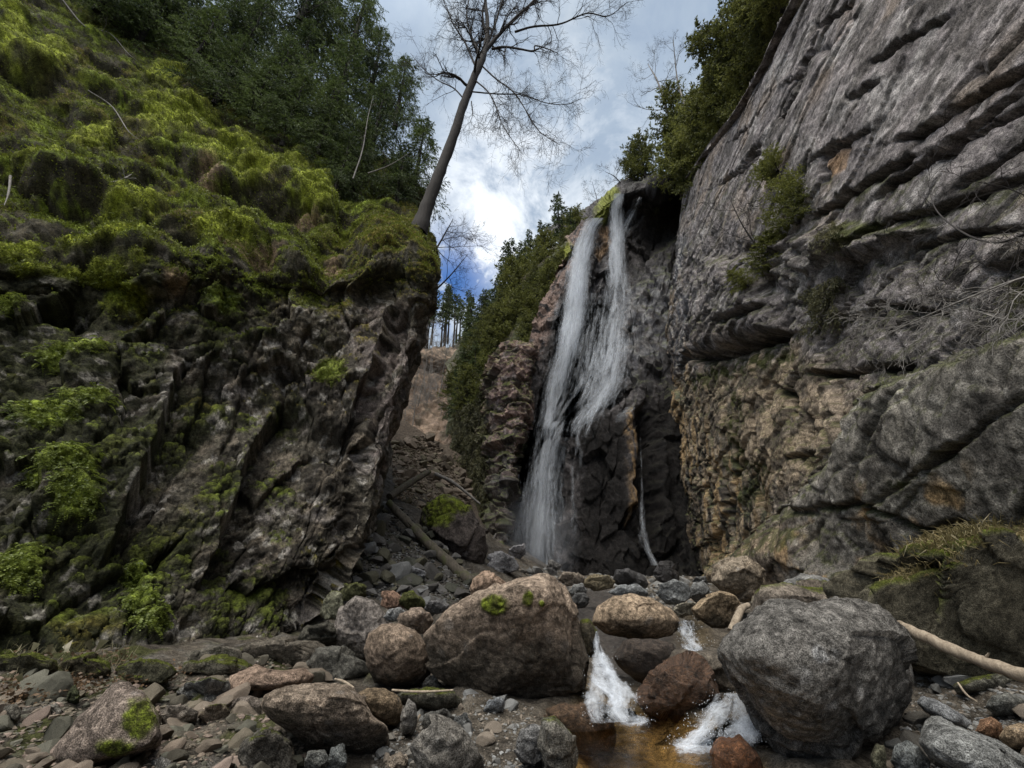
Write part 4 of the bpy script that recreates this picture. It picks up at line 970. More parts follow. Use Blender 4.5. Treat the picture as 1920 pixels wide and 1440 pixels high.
# stones in the near rubble on the mossy cliff's side
NEARS = [('grey angular stone wedged before the tilted pink slab',[(300,1340),(312,1326),(345,1322),(372,1335),(365,1352),(330,1358),(308,1360)],(.18,.155,.13)),
 ('flat brownish stone at the bottom between the pink slab and the undercut',[(290,1412),(310,1398),(345,1392),(388,1400),(395,1415),(350,1424),(310,1424)],(.19,.16,.125)),
 ('pale pitted stone at the bottom edge beside the pink slab',[(278,1440),(284,1424),(302,1420),(322,1432),(325,1450),(295,1460)],(.17,.16,.145)),
 ('big dark mottled boulder at the bottom under the flat tan slab',[(448,1420),(460,1385),(490,1368),(525,1375),(550,1400),(548,1445),(500,1468),(460,1455)],(.105,.095,.08)),
 ('pinkish block under the flat tan slab',[(428,1330),(440,1312),(470,1305),(492,1318),(490,1345),(460,1350)],(.15,.125,.105)),
 ('grey bedrock step between mossy bank and flat tan slab',[(330,1300),(348,1282),(392,1272),(430,1280),(440,1300),(405,1318),(360,1318)],(.15,.145,.135)),
 ('brown mottled stone above the bottom undercut',[(372,1345),(385,1326),(415,1320),(432,1335),(425,1358),(395,1362)],(.16,.13,.10)),
 ('dark grey stone below the undercut of the long flat boulder',[(570,1440),(580,1412),(605,1405),(620,1425),(622,1460),(580,1465)],(.12,.12,.11)),
 ('blue grey splintered stone below the long flat boulder',[(614,1430),(622,1400),(640,1396),(650,1420),(648,1460),(620,1462)],(.125,.13,.125)),
 ('rounded pale stone by the leaf litter',[(70,1335),(82,1324),(105,1322),(118,1334),(112,1350),(84,1352)],(.20,.185,.16)),
 ('low dark mossy stone behind the tilted pink slab',[(122,1320),(130,1292),(142,1282),(150,1300),(146,1325)],(.06,.065,.035)),
 ('flat greenish stone beside the leaf litter',[(60,1296),(75,1278),(105,1276),(112,1290),(90,1300)],(.14,.13,.095)),
 ('weathered grey stone in the far corner rubble',[(0,1345),(8,1325),(32,1318),(40,1335),(28,1355),(5,1358)],(.12,.11,.09)),
 ('small pink stone on the flat tan slab',[(548,1250),(556,1238),(570,1232),(580,1242),(578,1254),(560,1256)],(.24,.17,.135)),
 ('pale square stone on the back of the flat tan slab',[(454,1256),(462,1242),(488,1240),(500,1250),(490,1258)],(.24,.21,.18)),
 ('grey triangular stone in front of the egg shaped boulder',[(790,1292),(800,1272),(815,1262),(828,1285),(820,1296)],(.15,.145,.135)),
 ('dark wedge of stone beside the upright pale splinter',[(790,1358),(800,1340),(835,1328),(850,1345),(845,1365),(810,1370)],(.08,.077,.07)),
 ('grey pointed stone between gravel and wedge',[(850,1370),(855,1345),(872,1335),(882,1352),(878,1378)],(.15,.15,.145)),
 ('low moss covered bank rock against the foot of the mossy cliff, by the litter',[(200,1275),(215,1250),(260,1238),(310,1242),(330,1262),(300,1280),(240,1284)],(.08,.075,.05)),
 ('moss capped grey ledge rock at the mossy cliff foot, behind the flat tan slab',[(330,1268),(350,1246),(400,1234),(450,1238),(470,1252),(430,1266),(370,1274)],(.12,.11,.085)),
 ('mossy hump of soil and stone at the cliff foot beside the straw grass',[(-30,1262),(0,1236),(50,1228),(95,1240),(100,1262),(50,1278),(0,1280)],(.07,.065,.04)),
 ('dark mossy hump below the lowest fern tuft',[(100,1262),(120,1240),(165,1232),(205,1244),(210,1264),(160,1276)],(.075,.065,.042)),
 ('brown bedrock ledge at the foot of the mossy cliff behind the dark bedrock slab',[(440,1230),(462,1208),(520,1198),(600,1202),(622,1226),(570,1250),(490,1254)],(.115,.10,.08)),
 ('angular grey brown block against the mossy cliff foot beside the brown bedrock ledge',[(345,1246),(368,1222),(412,1210),(448,1220),(452,1246),(410,1262),(365,1262)],(.125,.112,.09)),
 ('tan long stone low among the bottom gravel',[(720,1450),(728,1418),(752,1410),(765,1435),(762,1462)],(.21,.17,.13))]
for k, (lb, pl, cl) in enumerate(NEARS):
    boulder('stone', lb, 'stone', pl, cl, 1100 + 11 * k, .85, 5, facet=.26, nang=5, moss=.5 if 18 <= k <= 21 else (.08 if k in (3, 5, 6, 10) else 0), lichen=.15, flat=2.8, Y=None)

# loose stones: a few shapes, many single stones
protos = []
for k in range(14):
    V, Fc = ico(3); q = V.copy()
    n = np.random.default_rng(50 + k)
    for j in range(11):
        d = n.normal(size=3); d /= np.linalg.norm(d); h = n.uniform(.38, .8); q = q - np.maximum(q @ d - h, 0)[:, None] * d * .95
    q = q * (np.array([1, n.uniform(.6, .95), n.uniform(.5, .95)]) if k % 3 else np.array([1, .85, .7])) 
    q = q * (1 + .06 * fbm(q * 2.2, 3, 60 + k) + .02 * fbm(q * 7, 2, 61 + k))[:, None]
    q[:, 2] -= q[:, 2].min() * .6
    protos.append((q, Fc))
stone_me = []
for k, (q, Fc) in enumerate(protos):
    o = mesh_np('loose_stone', q, Fc, M_STONE, np.tile((.9, .9, .9), (len(q), 1)) * (1 + .3 * fbm(q * 3, 3, k))[:, None], {'wet': np.zeros(len(q))}, smooth=False)
    stone_me.append(o.data); bpy.data.objects.remove(o)
COLS = {'grey': [(.19,.185,.175), (.15,.148,.14), (.21,.21,.205), (.17,.155,.135), (.21,.175,.14), (.13,.12,.105)],
        'brown': [(.17,.14,.11), (.14,.12,.09), (.20,.16,.125), (.12,.115,.09), (.22,.17,.14), (.10,.09,.07)],
        'dark': [(.06,.056,.052), (.085,.08,.075), (.05,.05,.04), (.11,.105,.10), (.075,.07,.05), (.13,.13,.128)],
        'tan': [(.17,.135,.105), (.20,.16,.125), (.13,.105,.08), (.15,.13,.09)]}
def stone(px, py, size, pal, label, group, rr, sink=.25, nm_='loose_stone'):
    g = ground_hit(px, py)
    d = g[1] / ray(px, py)[1]; s = size / F * d * .5
    o = bpy.data.objects.new(nm_, stone_me[rr.integers(len(stone_me))]); C.objects.link(o)
    o.location = (g[0], g[1], float(gz_rough(g[:1], g[1:2])[0]) - s * sink * .5)
    s *= 1.55; o.scale = (s * rr.uniform(.8, 1.25), s * rr.uniform(.8, 1.2), s * rr.uniform(.7, 1.15))
    o.rotation_euler = (rr.normal(0, .22), rr.normal(0, .22), rr.uniform(0, 6.28))
    c = COLS[pal][rr.integers(len(COLS[pal]))]; f = rr.uniform(.8, 1.2)
    o.color = (c[0] * f, c[1] * f, c[2] * f, 1)
    return tag(o, label, 'stone', group)
AREAS = [ # polygon, count, size range px, palette, label, group
 ([(850,1310),(1000,1325),(1020,1400),(960,1540),(700,1540),(700,1430),(700,1400),(780,1330)], 70, (9, 28), 'grey', 'small loose stone in the gravel spread below the largest central boulder', 'loose stones below the central boulder'),
 ([(1715,1280),(1760,1270),(2040,1310),(2040,1540),(1640,1540),(1700,1360)], 100, (12, 44), 'grey', 'loose grey stone on the shingle below the driftwood log', 'loose stones below the driftwood'),
 ([(690,960),(760,960),(900,1095),(860,1125),(800,1150),(690,1120),(650,1080)], 150, (9, 36), 'dark', 'dark angular stone in the talus under the leaning log', 'dark stones of the talus'),
 ([(735,830),(800,815),(860,880),(900,940),(800,960),(740,930)], 130, (8, 26), 'tan', 'small tan stone in the upper talus beyond the logs', 'tan stones of the upper talus'),
 ([(-160,1290),(0,1278),(130,1266),(300,1256),(420,1242),(560,1232),(640,1262),(560,1300),(520,1330),(640,1460),(560,1540),(0,1540),(-160,1480)], 270, (13, 52), 'brown', 'brown loose stone in the rubble beside the tilted pink slab', 'loose stones of the near rubble'),
 ([(960,1066),(1330,1085),(1340,1120),(1290,1150),(1140,1110),(1060,1110)], 60, (9, 26), 'grey', 'grey stone in the boulder band between stream and falls', 'stones between stream and falls')]
def samp(poly, rr):
    poly_ = np.array(poly, float); lo, hi = poly_.min(0), poly_.max(0)
    while True:
        x, y = rr.uniform(lo, hi)
        if inpoly(np.array([x]), np.array([y]), poly)[0] > 0: return x, y
rr = np.random.default_rng(21)
for (poly, n, (a, b), pal, lb, gr), nm_ in zip(AREAS, ('loose_stone', 'shingle_stone', 'talus_stone', 'scree_stone', 'rubble_stone', 'streamside_stone')):
    for k in range(n):
        x, y = samp(poly, rr); stone(x, y, a + (b - a) * rr.random() ** 1.9, pal, lb, gr, rr, nm_=nm_)
# the finer gravel between them: nobody could count it
acc = Acc(); Vg, Fg = ico(1)
for poly, n, (a, b), pal, lb, gr in AREAS:
    for k in range(int(n * (20 if pal == 'brown' else 24))):
        x, y = samp(poly, rr); g = ground_hit(x, y); d = g[1] / ray(x, y)[1]
        s = (3 + (a * 1.15 - 3) * rr.random() ** 2.5) / F * d * .5
        q = Vg * (1 + .25 * rr.normal(size=(len(Vg), 1))) * np.array([rr.uniform(.7, 1.3), rr.uniform(.7, 1.2), rr.uniform(.4, .8)]) * s
        an = rr.uniform(0, 6.28); q = np.stack([q[:, 0] * math.cos(an) - q[:, 1] * math.sin(an), q[:, 0] * math.sin(an) + q[:, 1] * math.cos(an), q[:, 2]], 1)
        c = np.array(COLS[pal][rr.integers(len(COLS[pal]))]) * rr.uniform(.7, 1.2)
        acc.add(q + np.array([g[0], g[1], float(gz_rough(g[:1], g[1:2])[0])]), Fg, c)
tag(acc.build('gravel', rock_mat('gravel_rock', scale=12, bump=.3, contrast=.3, speck=.3), smooth=False), kind='stuff')
# ------------------------------------------------------------------ water
def white_water_mat(name, scale, stretch, lo, hi, col=(.80, .84, .90), maxa=1.0):
    """falling or broken water: white strands, the gaps between them clear. u runs across the sheet, v down it"""
    t = NT(name)
    u = t.n('ShaderNodeAttribute', attribute_name='u').outputs['Fac']; v = t.n('ShaderNodeAttribute', attribute_name='v').outputs['Fac']
    dn = t.n('ShaderNodeAttribute', attribute_name='dens').outputs['Fac']; sd = t.n('ShaderNodeAttribute', attribute_name='layer').outputs['Fac']
    cmb = t.n('ShaderNodeCombineXYZ', i_0=t.math('MULTIPLY', u, scale), i_1=t.math('MULTIPLY', v, scale / stretch), i_2=t.math('MULTIPLY', sd, 3.7))
    n1 = t.n('ShaderNodeTexNoise', i_Vector=cmb.outputs[0], i_Scale=1.0, i_Detail=5.0, i_Roughness=.62, i_Distortion=.35).outputs[0]
    cmb2 = t.n('ShaderNodeCombineXYZ', i_0=t.math('MULTIPLY', u, scale * 3.1), i_1=t.math('MULTIPLY', v, scale * 3.1 / (stretch * .55)), i_2=t.math('MULTIPLY', sd, 5.1))
    n2 = t.n('ShaderNodeTexNoise', i_Vector=cmb2.outputs[0], i_Scale=1.0, i_Detail=6.0, i_Roughness=.7).outputs[0]
    n = t.math('ADD', t.math('MULTIPLY', n1, .62), t.math('MULTIPLY', n2, .38))
    a = t.math('ADD', n, t.math('MULTIPLY_ADD', dn, .62, -.5))
    al = t.ramp(a, [(lo, 0.0), (hi, maxa)])
    df = t.n('ShaderNodeBsdfDiffuse', i_Color=(*col, 1)); tl = t.n('ShaderNodeBsdfTranslucent', i_Color=(*col, 1))
    m = t.n('ShaderNodeMixShader', i_0=.45); t.t.links.new(df.outputs[0], m.inputs[1]); t.t.links.new(tl.outputs[0], m.inputs[2])
    tr = t.n('ShaderNodeBsdfTransparent')
    m2 = t.n('ShaderNodeMixShader', i_0=al); t.t.links.new(tr.outputs[0], m2.inputs[1]); t.t.links.new(m.outputs[0], m2.inputs[2])
    return t.out(m2.outputs[0])
M_FALL = white_water_mat('falling_water', 2.5, 9, .24, .70, maxa=.95)
M_CASC = white_water_mat('cascade_water', 6.0, 3.2, .36, .66)
M_FOAM = white_water_mat('foam', 9, 1.3, .40, .66)

def depth_at(px, py):
    """how far the wet rock face is along a line of sight, from the built cliff"""
    best = None
    A = WC['px'], WC['py']
    d = (A[0] - px) ** 2 + (A[1] - py) ** 2
    k = np.argsort(d.ravel())[:6]
    return WC['P'].reshape(-1, 3)[k, 1].min()

def sheet(name, line, parent, mat, layers=3, Yf=None, n=160, m=26, off=.5, gap=.35, origin=None, jag=0.0, dens=1.0, seed=0, wob=.0):
    """line: (px left, px right, py, density) stations going down; the sheet hangs in front of the rock"""
    A = np.array(line, float)[:, :4]; S = catmull(A, n)
    acc = []; us = []; vs = []; ds = []; ls = []; fs = []; cnt = 0
    Y0 = np.array([Yf(0.5 * (a + b), y) if Yf else depth_at(.5 * (a + b), y) for a, b, y, _ in A]); Y0 = np.interp(np.linspace(0, 1, n), np.linspace(0, 1, len(A)), Y0)
    Y0 = np.convolve(np.pad(Y0, 8, 'edge'), np.ones(17) / 17, 'valid')
    for L_ in range(layers):
        s = np.linspace(0, 1, m)
        spread = 1.45 + .14 * L_
        mid = (S[:, 0] + S[:, 1]) / 2; hw = (S[:, 1] - S[:, 0]) / 2 * spread
        PX = mid[:, None] + hw[:, None] * (2 * s - 1)[None]; PY = np.repeat(S[:, 2:3], m, 1)
        bow = off + gap * L_ + .0 * s
        YY = Y0[:, None] - (off + gap * L_) * (1 - (2 * s - 1)[None] ** 2 * .7)
        P = at(PX, PY, YY).reshape(-1, 3)
        f = fbm(P * np.array([1, 1, .22]) / max(wob, .01), 3, seed + L_) if wob else 0
        P[:, 1] += wob * .35 * f
        sc_ = np.linalg.norm(np.diff(P.reshape(n, m, 3)[:, m // 2], axis=0), axis=1); vv = np.concatenate([[0], np.cumsum(sc_)])
        wid = np.linalg.norm(P.reshape(n, m, 3)[:, -1] - P.reshape(n, m, 3)[:, 0], axis=1)
        acc.append(P); us.append(((s - .5)[None] * wid[:, None]).ravel()); vs.append(np.repeat(vv, m))
        edge = 1 - np.abs(2 * s - 1) ** 1.7
        ends = ss(0, .02, np.linspace(0, 1, n)) 
        ds.append(((edge[None] * .75 + .12) * S[:, 3:4] * dens * ends[:, None] * (1 - .14 * L_)).ravel()); ls.append(np.full(n * m, seed * 1.7 + L_))
        fs.append(grid_faces(m, n) + cnt); cnt += n * m
    P = np.concatenate(acc)
    return mesh_np(name, P, np.concatenate(fs), mat, None, {'u': np.concatenate(us), 'v': np.concatenate(vs), 'dens': np.concatenate(ds), 'layer': np.concatenate(ls)}, parent=parent, origin=origin)

base = at(1010, 1066, 30); base[2] = 1.5
fall = empty('waterfall', base)
tag(fall, 'tall white waterfall streaming in two strands down the dark wet cliff', 'waterfall')
sheet('main_stream', [(1108,1140,404,.75),(1086,1124,432,.85),(1070,1108,480,.95),(1062,1102,540,1.05),(1056,1098,590,1.0),(1044,1086,650,.95),(1026,1074,710,.9),(1016,1062,770,.88),(1004,1052,830,.86),(990,1048,900,.86),(984,1040,960,.84),(984,1034,1020,.86),(990,1030,1066,.9)], fall, M_FALL, 3, origin=base, seed=1, off=1.0)
sheet('side_stream', [(1150,1172,358,.8),(1143,1170,395,.8),(1142,1172,440,.95),(1140,1174,500,.9),(1130,1190,560,.66),(1112,1192,620,.7),(1098,1188,680,.72),(1086,1172,730,.7),(1076,1146,775,.62),(1066,1120,820,.4)], fall, M_FALL, 3, origin=base, seed=5, off=1.1)
sheet('side_stream', [(1192,1208,368,.55),(1178,1200,392,.66),(1160,1186,425,.66),(1148,1172,452,.6)], fall, M_FALL, 2, origin=base, seed=9, off=.9)
sheet('cross_stream', [(1090,1136,545,.55),(1082,1130,610,.66),(1070,1120,670,.7),(1054,1104,730,.66),(1046,1092,790,.6)], fall, M_FALL, 2, origin=base, seed=13, off=.8)
sheet('cross_stream', [(1130,1192,700,.5),(1094,1166,745,.6),(1062,1120,790,.62),(1060,1100,850,.5),(1064,1090,920,.42),(1062,1088,990,.38),(1062,1088,1050,.3)], fall, M_FALL, 2, origin=base, seed=17, off=1.0)
sheet('veil', [(1066,1190,570,.42),(1046,1194,640,.54),(1034,1186,710,.58),(1018,1150,765,.58),(996,1110,820,.56),(980,1100,880,.54),(966,1096,960,.52),(962,1094,1055,.5)], fall, M_FALL, 2, origin=base, seed=41, off=1.0)
sheet('wet_film', [(1040,1072,520,.3),(1026,1066,570,.42),(1022,1056,620,.34),(1010,1040,680,.24)], fall, M_FALL, 1, origin=base, seed=21, off=.6)
sheet('spray_veil', [(985,1080,800,.3),(965,1090,850,.42),(950,1096,910,.5),(944,1098,980,.52),(945,1100,1040,.5),(950,1100,1068,.45)], fall, M_FALL, 2, origin=base, seed=25, off=1.2)
sheet('wet_film', [(1180,1200,758,.5),(1158,1186,775,.62),(1140,1168,792,.45)], fall, M_FALL, 1, origin=base, seed=31, off=.3)
b2 = at(1228, 1056, 26); 
thin = empty('side_cascade', b2)
tag(thin, 'thin white side cascade in the black hollow beside the main falls', 'cascade')
ydir = lambda x, y: 26.6
sheet('stream', [(1198,1203,600,.34),(1197,1203,690,.38),(1197,1203,800,.3),(1200,1206,890,.45),(1199,1208,935,.62),(1197,1213,980,.62),(1195,1216,1005,.62),(1202,1220,1025,.62),(1213,1228,1044,.66),(1220,1236,1060,.7)], thin, M_FALL, 2, Yf=lambda x, y: 29.4 - 2.6 * ss(600, 1050, y), origin=b2, seed=35, off=.4, gap=.12)
snow = boulder('ice_patch', 'small leftover patch of white ice on the rim of the dark cave', 'ice', [(1292,390),(1298,380),(1306,392),(1308,410),(1300,412),(1294,402)], (.72,.74,.78), 1800, .6, 4, Y=31.2, lichen=0)

# the stream: a still sheet in each basin, clear over the stained bed
t = NT('stream_water')
co = t.n('ShaderNodeTexCoord').outputs['Object']
nn = t.n('ShaderNodeTexNoise', i_Vector=co, i_Scale=7.0, i_Detail=5.0, i_Distortion=.6)
bp = t.n('ShaderNodeBump', i_Strength=.55, i_Distance=.05, i_Height=nn.outputs[0])
fr = t.n('ShaderNodeFresnel', i_IOR=1.33, i_Normal=bp.outputs[0])
gl = t.n('ShaderNodeBsdfGlossy', i_Roughness=.06, i_Normal=bp.outputs[0])
trp = t.n('ShaderNodeBsdfTransparent', i_Color=(.94, .86, .68, 1))
mx = t.n('ShaderNodeMixShader', i_0=fr.outputs[0]); t.t.links.new(trp.outputs[0], mx.inputs[1]); t.t.links.new(gl.outputs[0], mx.inputs[2])
M_WATER = t.out(mx.outputs[0])
def basin(poly, z, n=60):
    V = []; 
    poly = np.array([np.array(p) for p in poly], float); ctr = poly.mean(0)
    k = len(poly); rings = np.linspace(0, 1, 10); pc = catmull(np.concatenate([poly, poly[:1]]), n + 1)[:-1]
    V = np.concatenate([ctr + (pc - ctr) * r for r in rings[1:]] + [ctr[None]])
    V = np.concatenate([V, np.full((len(V), 1), z)], 1)
    i = np.arange(8)[:, None] * n + np.arange(n)[None]; j = np.arange(8)[:, None] * n + (np.arange(n)[None] + 1) % n
    Fq = np.stack([i, i + n, j + n, j], -1).reshape(-1, 4)
    a = np.arange(n); Ft = np.stack([np.full(n, 9 * n), a, (a + 1) % n], 1)
    V[:, 2] += .012 * fbm(V * 3, 3, 77)
    n_ = np.cross(V[Fq[0, 1]] - V[Fq[0, 0]], V[Fq[0, 2]] - V[Fq[0, 0]])
    if n_[2] < 0: Fq = Fq[:, ::-1]; 
    n_ = np.cross(V[Ft[0, 1]] - V[Ft[0, 0]], V[Ft[0, 2]] - V[Ft[0, 0]])
    if n_[2] < 0: Ft = Ft[:, ::-1]
    return mesh_np('water', V, [Fq, Ft], M_WATER)
POOLZ = -.12
def on_z(px, py, z):
    r = ray(px, py); t_ = (z - CZ) / r[2]; return CAM + r * t_
pool = [on_z(x, y, POOLZ)[:2] for x, y in ((1040,1400),(1090,1350),(1140,1330),(1200,1335),(1270,1340),(1330,1330),(1400,1330),(1440,1380),(1470,1440),(1480,1560),(1250,1640),(980,1600),(1000,1460))]
tag(basin(pool, POOLZ), kind='structure')
UPZ = .30
up = [on_z(x, y, UPZ)[:2] for x, y in ((1250,1232),(1290,1216),(1340,1220),(1375,1236),(1350,1250),(1290,1250))]
tag(basin(up, UPZ), kind='structure')
TOPZ = .60
top = [on_z(x, y, TOPZ)[:2] for x, y in ((1255,1150),(1275,1140),(1310,1140),(1325,1152),(1318,1176),(1272,1176))]
tag(basin(top, TOPZ), kind='structure')

def cascade(label, line, Yf, seed, layers=3, drops=160, foam=None, z=None, foam_d=1.0):
    """a small tumbling cascade: sheet of broken water, thrown drops, foam where it lands"""
    A = np.array(line, float); a, b, y, _ = A[-1]
    bs = at((a + b) / 2, y, Yf((a + b) / 2, y))
    root = empty('cascade', bs); tag(root, label, 'cascade')
    rr = np.random.default_rng(seed)
    sheet('falling_sheet', [(a, b, y, d * .66) for a, b, y, d in line], root, M_CASC, 2, Yf, n=110, m=40, off=.04, gap=.05, origin=bs, seed=seed, wob=.22)
    for q in range(layers + 2):     # separate strands, each finding its own way down
        f0 = rr.uniform(.15, .85); st_ = []
        for a, b, y, d in line:
            f0 = np.clip(f0 + rr.normal(0, .10), .06, .94); hw = rr.uniform(.14, .30) * (b - a) + 5; m_ = a + f0 * (b - a); st_.append((m_ - hw, m_ + hw, y, d * rr.uniform(.7, 1.05)))
        sheet('strand', st_, root, M_CASC, 1, Yf, n=90, m=14, off=.07 + .02 * q, origin=bs, seed=seed + q + 1, wob=.3); acc = Acc(); V, Fc = ico(1)
    for k in range(drops):
        q = rr.random() ** .7; S = catmull(A, 101)[int(q * 100)]
        x = S[0] + (S[1] - S[0]) * rr.uniform(-.18, 1.18); yy = S[2] + rr.normal(0, 8)
        P = at(x, yy, Yf(x, yy) - rr.uniform(.02, .25)); r = rr.uniform(.0015, .0035)
        acc.add(P + V * np.array([r, r, r * rr.uniform(1, 2.6)]), Fc)
    acc.build('drops', M_DROP, root, bs)['kind'] = 'stuff'
    if foam:
        fx, fy, ra, rb = foam
        g = np.linspace(-1, 1, 60); GX, GY = np.meshgrid(g, g)
        for L_ in range(2):
            PX, PY = fx + GX * ra, fy + GY * rb; r = ray(PX, PY); tt = (z + .012 + .02 * L_ - CZ) / r[..., 2]; P = (CAM + r * tt[..., None]).reshape(-1, 3)
            rad = np.hypot(GX, GY).ravel(); P[:, 2] += (.05 * np.abs(fbm(P * 6, 3, seed + 5)) * ss(1, .2, rad))
            mesh_np('foam', P, grid_faces(60, 60), M_FOAM, None, {'u': P[:, 0], 'v': P[:, 1], 'dens': ss(1.0, .15, rad) * 1.0 * foam_d - .1 * L_, 'layer': np.full(len(P), seed + L_ * 2.0)}, parent=root, origin=bs)
    return root
t = NT('water_drop'); d = t.n('ShaderNodeBsdfPrincipled', i_Base_Color=(.85, .89, .93, 1), i_Roughness=.15); M_DROP = t.out(d.outputs[0])
cascade('white cascade tumbling into the amber pool beside the largest central boulder', [(1112,1124,1180,.8),(1113,1128,1212,.9),(1106,1150,1240,1.0),(1102,1170,1280,1.0),(1104,1192,1312,1.0),(1108,1206,1338,1.0),(1116,1216,1354,.9)],
        lambda x, y: 7.6 - 1.5 * ss(1185, 1350, y), 61, layers=4, foam=(1185, 1352, 70, 24), z=POOLZ, drops=240)
cascade('short upper cascade spilling between two tan boulders', [(1276,1304,1162,.85),(1274,1316,1182,.92),(1274,1328,1205,.95),(1278,1336,1226,1.0)],
        lambda x, y: 8.35 - .6 * ss(1165, 1225, y), 71, foam=(1310, 1226, 40, 9), z=UPZ, drops=130)
cascade('wide churning white cascade landing in the pool under the huge speckled boulder', [(1340,1392,1298,.95),(1322,1402,1322,1.0),(1302,1412,1348,1.0),(1284,1416,1375,1.0),(1258,1410,1398,.95)],
        lambda x, y: 6.2 - .75 * ss(1300, 1395, y), 81, layers=4, foam=(1310, 1400, 110, 42), z=POOLZ, drops=420, foam_d=.95)
# ------------------------------------------------------------------ trees and plants
M_HEM = leaf_mat('hemlock_needles', (.022, .036, .012), (.115, .155, .045), .35, .55)
M_CED = leaf_mat('cedar_leaves', (.060, .068, .018), (.225, .235, .062), .4, .8)
M_CED2 = leaf_mat('spruce_needles', (.030, .045, .018), (.11, .14, .050), .3, .7)
M_HANG = leaf_mat('hanging_brush', (.05, .052, .022), (.16, .15, .07), .3, .8)
M_FERN = leaf_mat('fern_leaves', (.050, .072, .012), (.185, .225, .040), .35, 3.0)
M_BARK = bark_mat('bark', (.010, .008, .007), (.036, .029, .025), 1.0)
M_PALEBARK = bark_mat('pale_bark', (.10, .09, .08), (.26, .24, .22), 1.0)
M_TWIG = bark_mat('twig_bark', (.014, .011, .010), (.035, .028, .025), 2.0)
M_LOG = bark_mat('log_wood', (.03, .025, .018), (.12, .10, .075), 1.4, moss=(.06, .065, .022))
M_DRIFT = bark_mat('driftwood', (.15, .115, .08), (.38, .31, .23), 2.0)

def rot_about(v, ax, an):
    ax = ax / np.maximum(np.linalg.norm(ax, axis=-1, keepdims=True), 1e-9); c, s = np.cos(an)[..., None], np.sin(an)[..., None]
    return v * c + np.cross(ax, v) * s + ax * (ax * v).sum(-1, keepdims=True) * (1 - c)

def leaf_quads(P, D, L, W, rr):
    """small leaf blades at P along D"""
    n = len(P); s = rr.normal(size=(n, 3)); s = np.cross(D, s); s /= np.maximum(np.linalg.norm(s, axis=1)[:, None], 1e-9)
    a, b = P, P + D * L[:, None]; m = P + D * (L * .45)[:, None]
    V = np.stack([a, m + s * W[:, None], b, m - s * W[:, None]], 1).reshape(-1, 3)
    return V, np.arange(4 * n).reshape(-1, 4)

def conifer(seed, H, Rw, nb, sub, leaf, droop=.25, base=.08, shape=1.0, up=.15, ragged=.35, leaf_w=.22, lean=0.0, leaves=9, jit=.75):
    """trunk and crown meshes of an evergreen: limbs, side sprays and the leaf blades along them"""
    rr = np.random.default_rng(seed); acc = Acc(); wood = Acc()
    k = 9; tp = np.stack([lean * np.linspace(0, 1, k) ** 1.5 * H + .03 * H * rr.normal(size=k).cumsum() * .15, .03 * H * rr.normal(size=k).cumsum() * .15, np.linspace(0, H, k)], 1); tp[0, :2] = 0
    wood.add(*tube(tp, np.linspace(.022 * H + .02, .012, k), 7, rough=.3, seed=seed))
    bl, bd, bs = [], [], []
    for i in range(nb):
        f = base + (1 - base) * ((i + rr.random()) / nb); az = i * 2.4 + rr.normal(0, .5)
        Lb = Rw * ((1 - f) ** shape * .92 + .08) * rr.uniform(1 - ragged, 1 + ragged * .6)
        o = np.array([np.interp(f, np.linspace(0, 1, k), tp[:, 0]), np.interp(f, np.linspace(0, 1, k), tp[:, 1]), f * H])
        s = np.linspace(0, 1, 6); d = np.array([math.cos(az), math.sin(az), 0]); upb = up * (.4 + f)
        pts = o + d * (Lb * s)[:, None] + np.array([0, 0, 1]) * (Lb * (upb * s - droop * s ** 2 * (1.3 - .6 * f)))[:, None]
        wood.add(*tube(pts, np.linspace(.010 * Lb + .006, .003, 6), 4))
        ns = max(int(sub * (Lb / Rw) ** .7), 3); ss_ = rr.uniform(.12, 1, ns)
        P0 = np.stack([np.interp(ss_, s, pts[:, q]) for q in range(3)], 1)
        T = pts[-1] - pts[0]; T = T / np.linalg.norm(T)
        side = np.where(rr.random(ns) < .5, 1, -1) * rr.uniform(.35, 1.25, ns)
        dd = rot_about(np.repeat(T[None], ns, 0), np.array([[0, 0, 1.0]]), side); dd[:, 2] -= droop * 1.6 * rr.random(ns); dd += .2 * rr.normal(size=(ns, 3))
        dd /= np.linalg.norm(dd, axis=1)[:, None]
        ll = Lb * rr.uniform(.16, .42, ns) * (1.15 - .6 * ss_) + .12 * Rw * .5
        q = rr.random((ns, leaves)); LP = P0[:, None] + dd[:, None] * (ll[:, None] * q)[..., None]; LP[..., 2] -= (droop * .5 * ll[:, None] * q ** 2)
        LD = dd[:, None] + jit * rr.normal(size=(ns, leaves, 3)); LD[..., 2] -= droop * .7; LD /= np.linalg.norm(LD, axis=-1)[..., None]
        bl.append(LP.reshape(-1, 3)); bd.append(LD.reshape(-1, 3))
    P = np.concatenate(bl); D = np.concatenate(bd); L = leaf * rr.uniform(.6, 1.4, len(P))
    acc.add(*leaf_quads(P, D, L, L * leaf_w, rr))
    return wood, acc

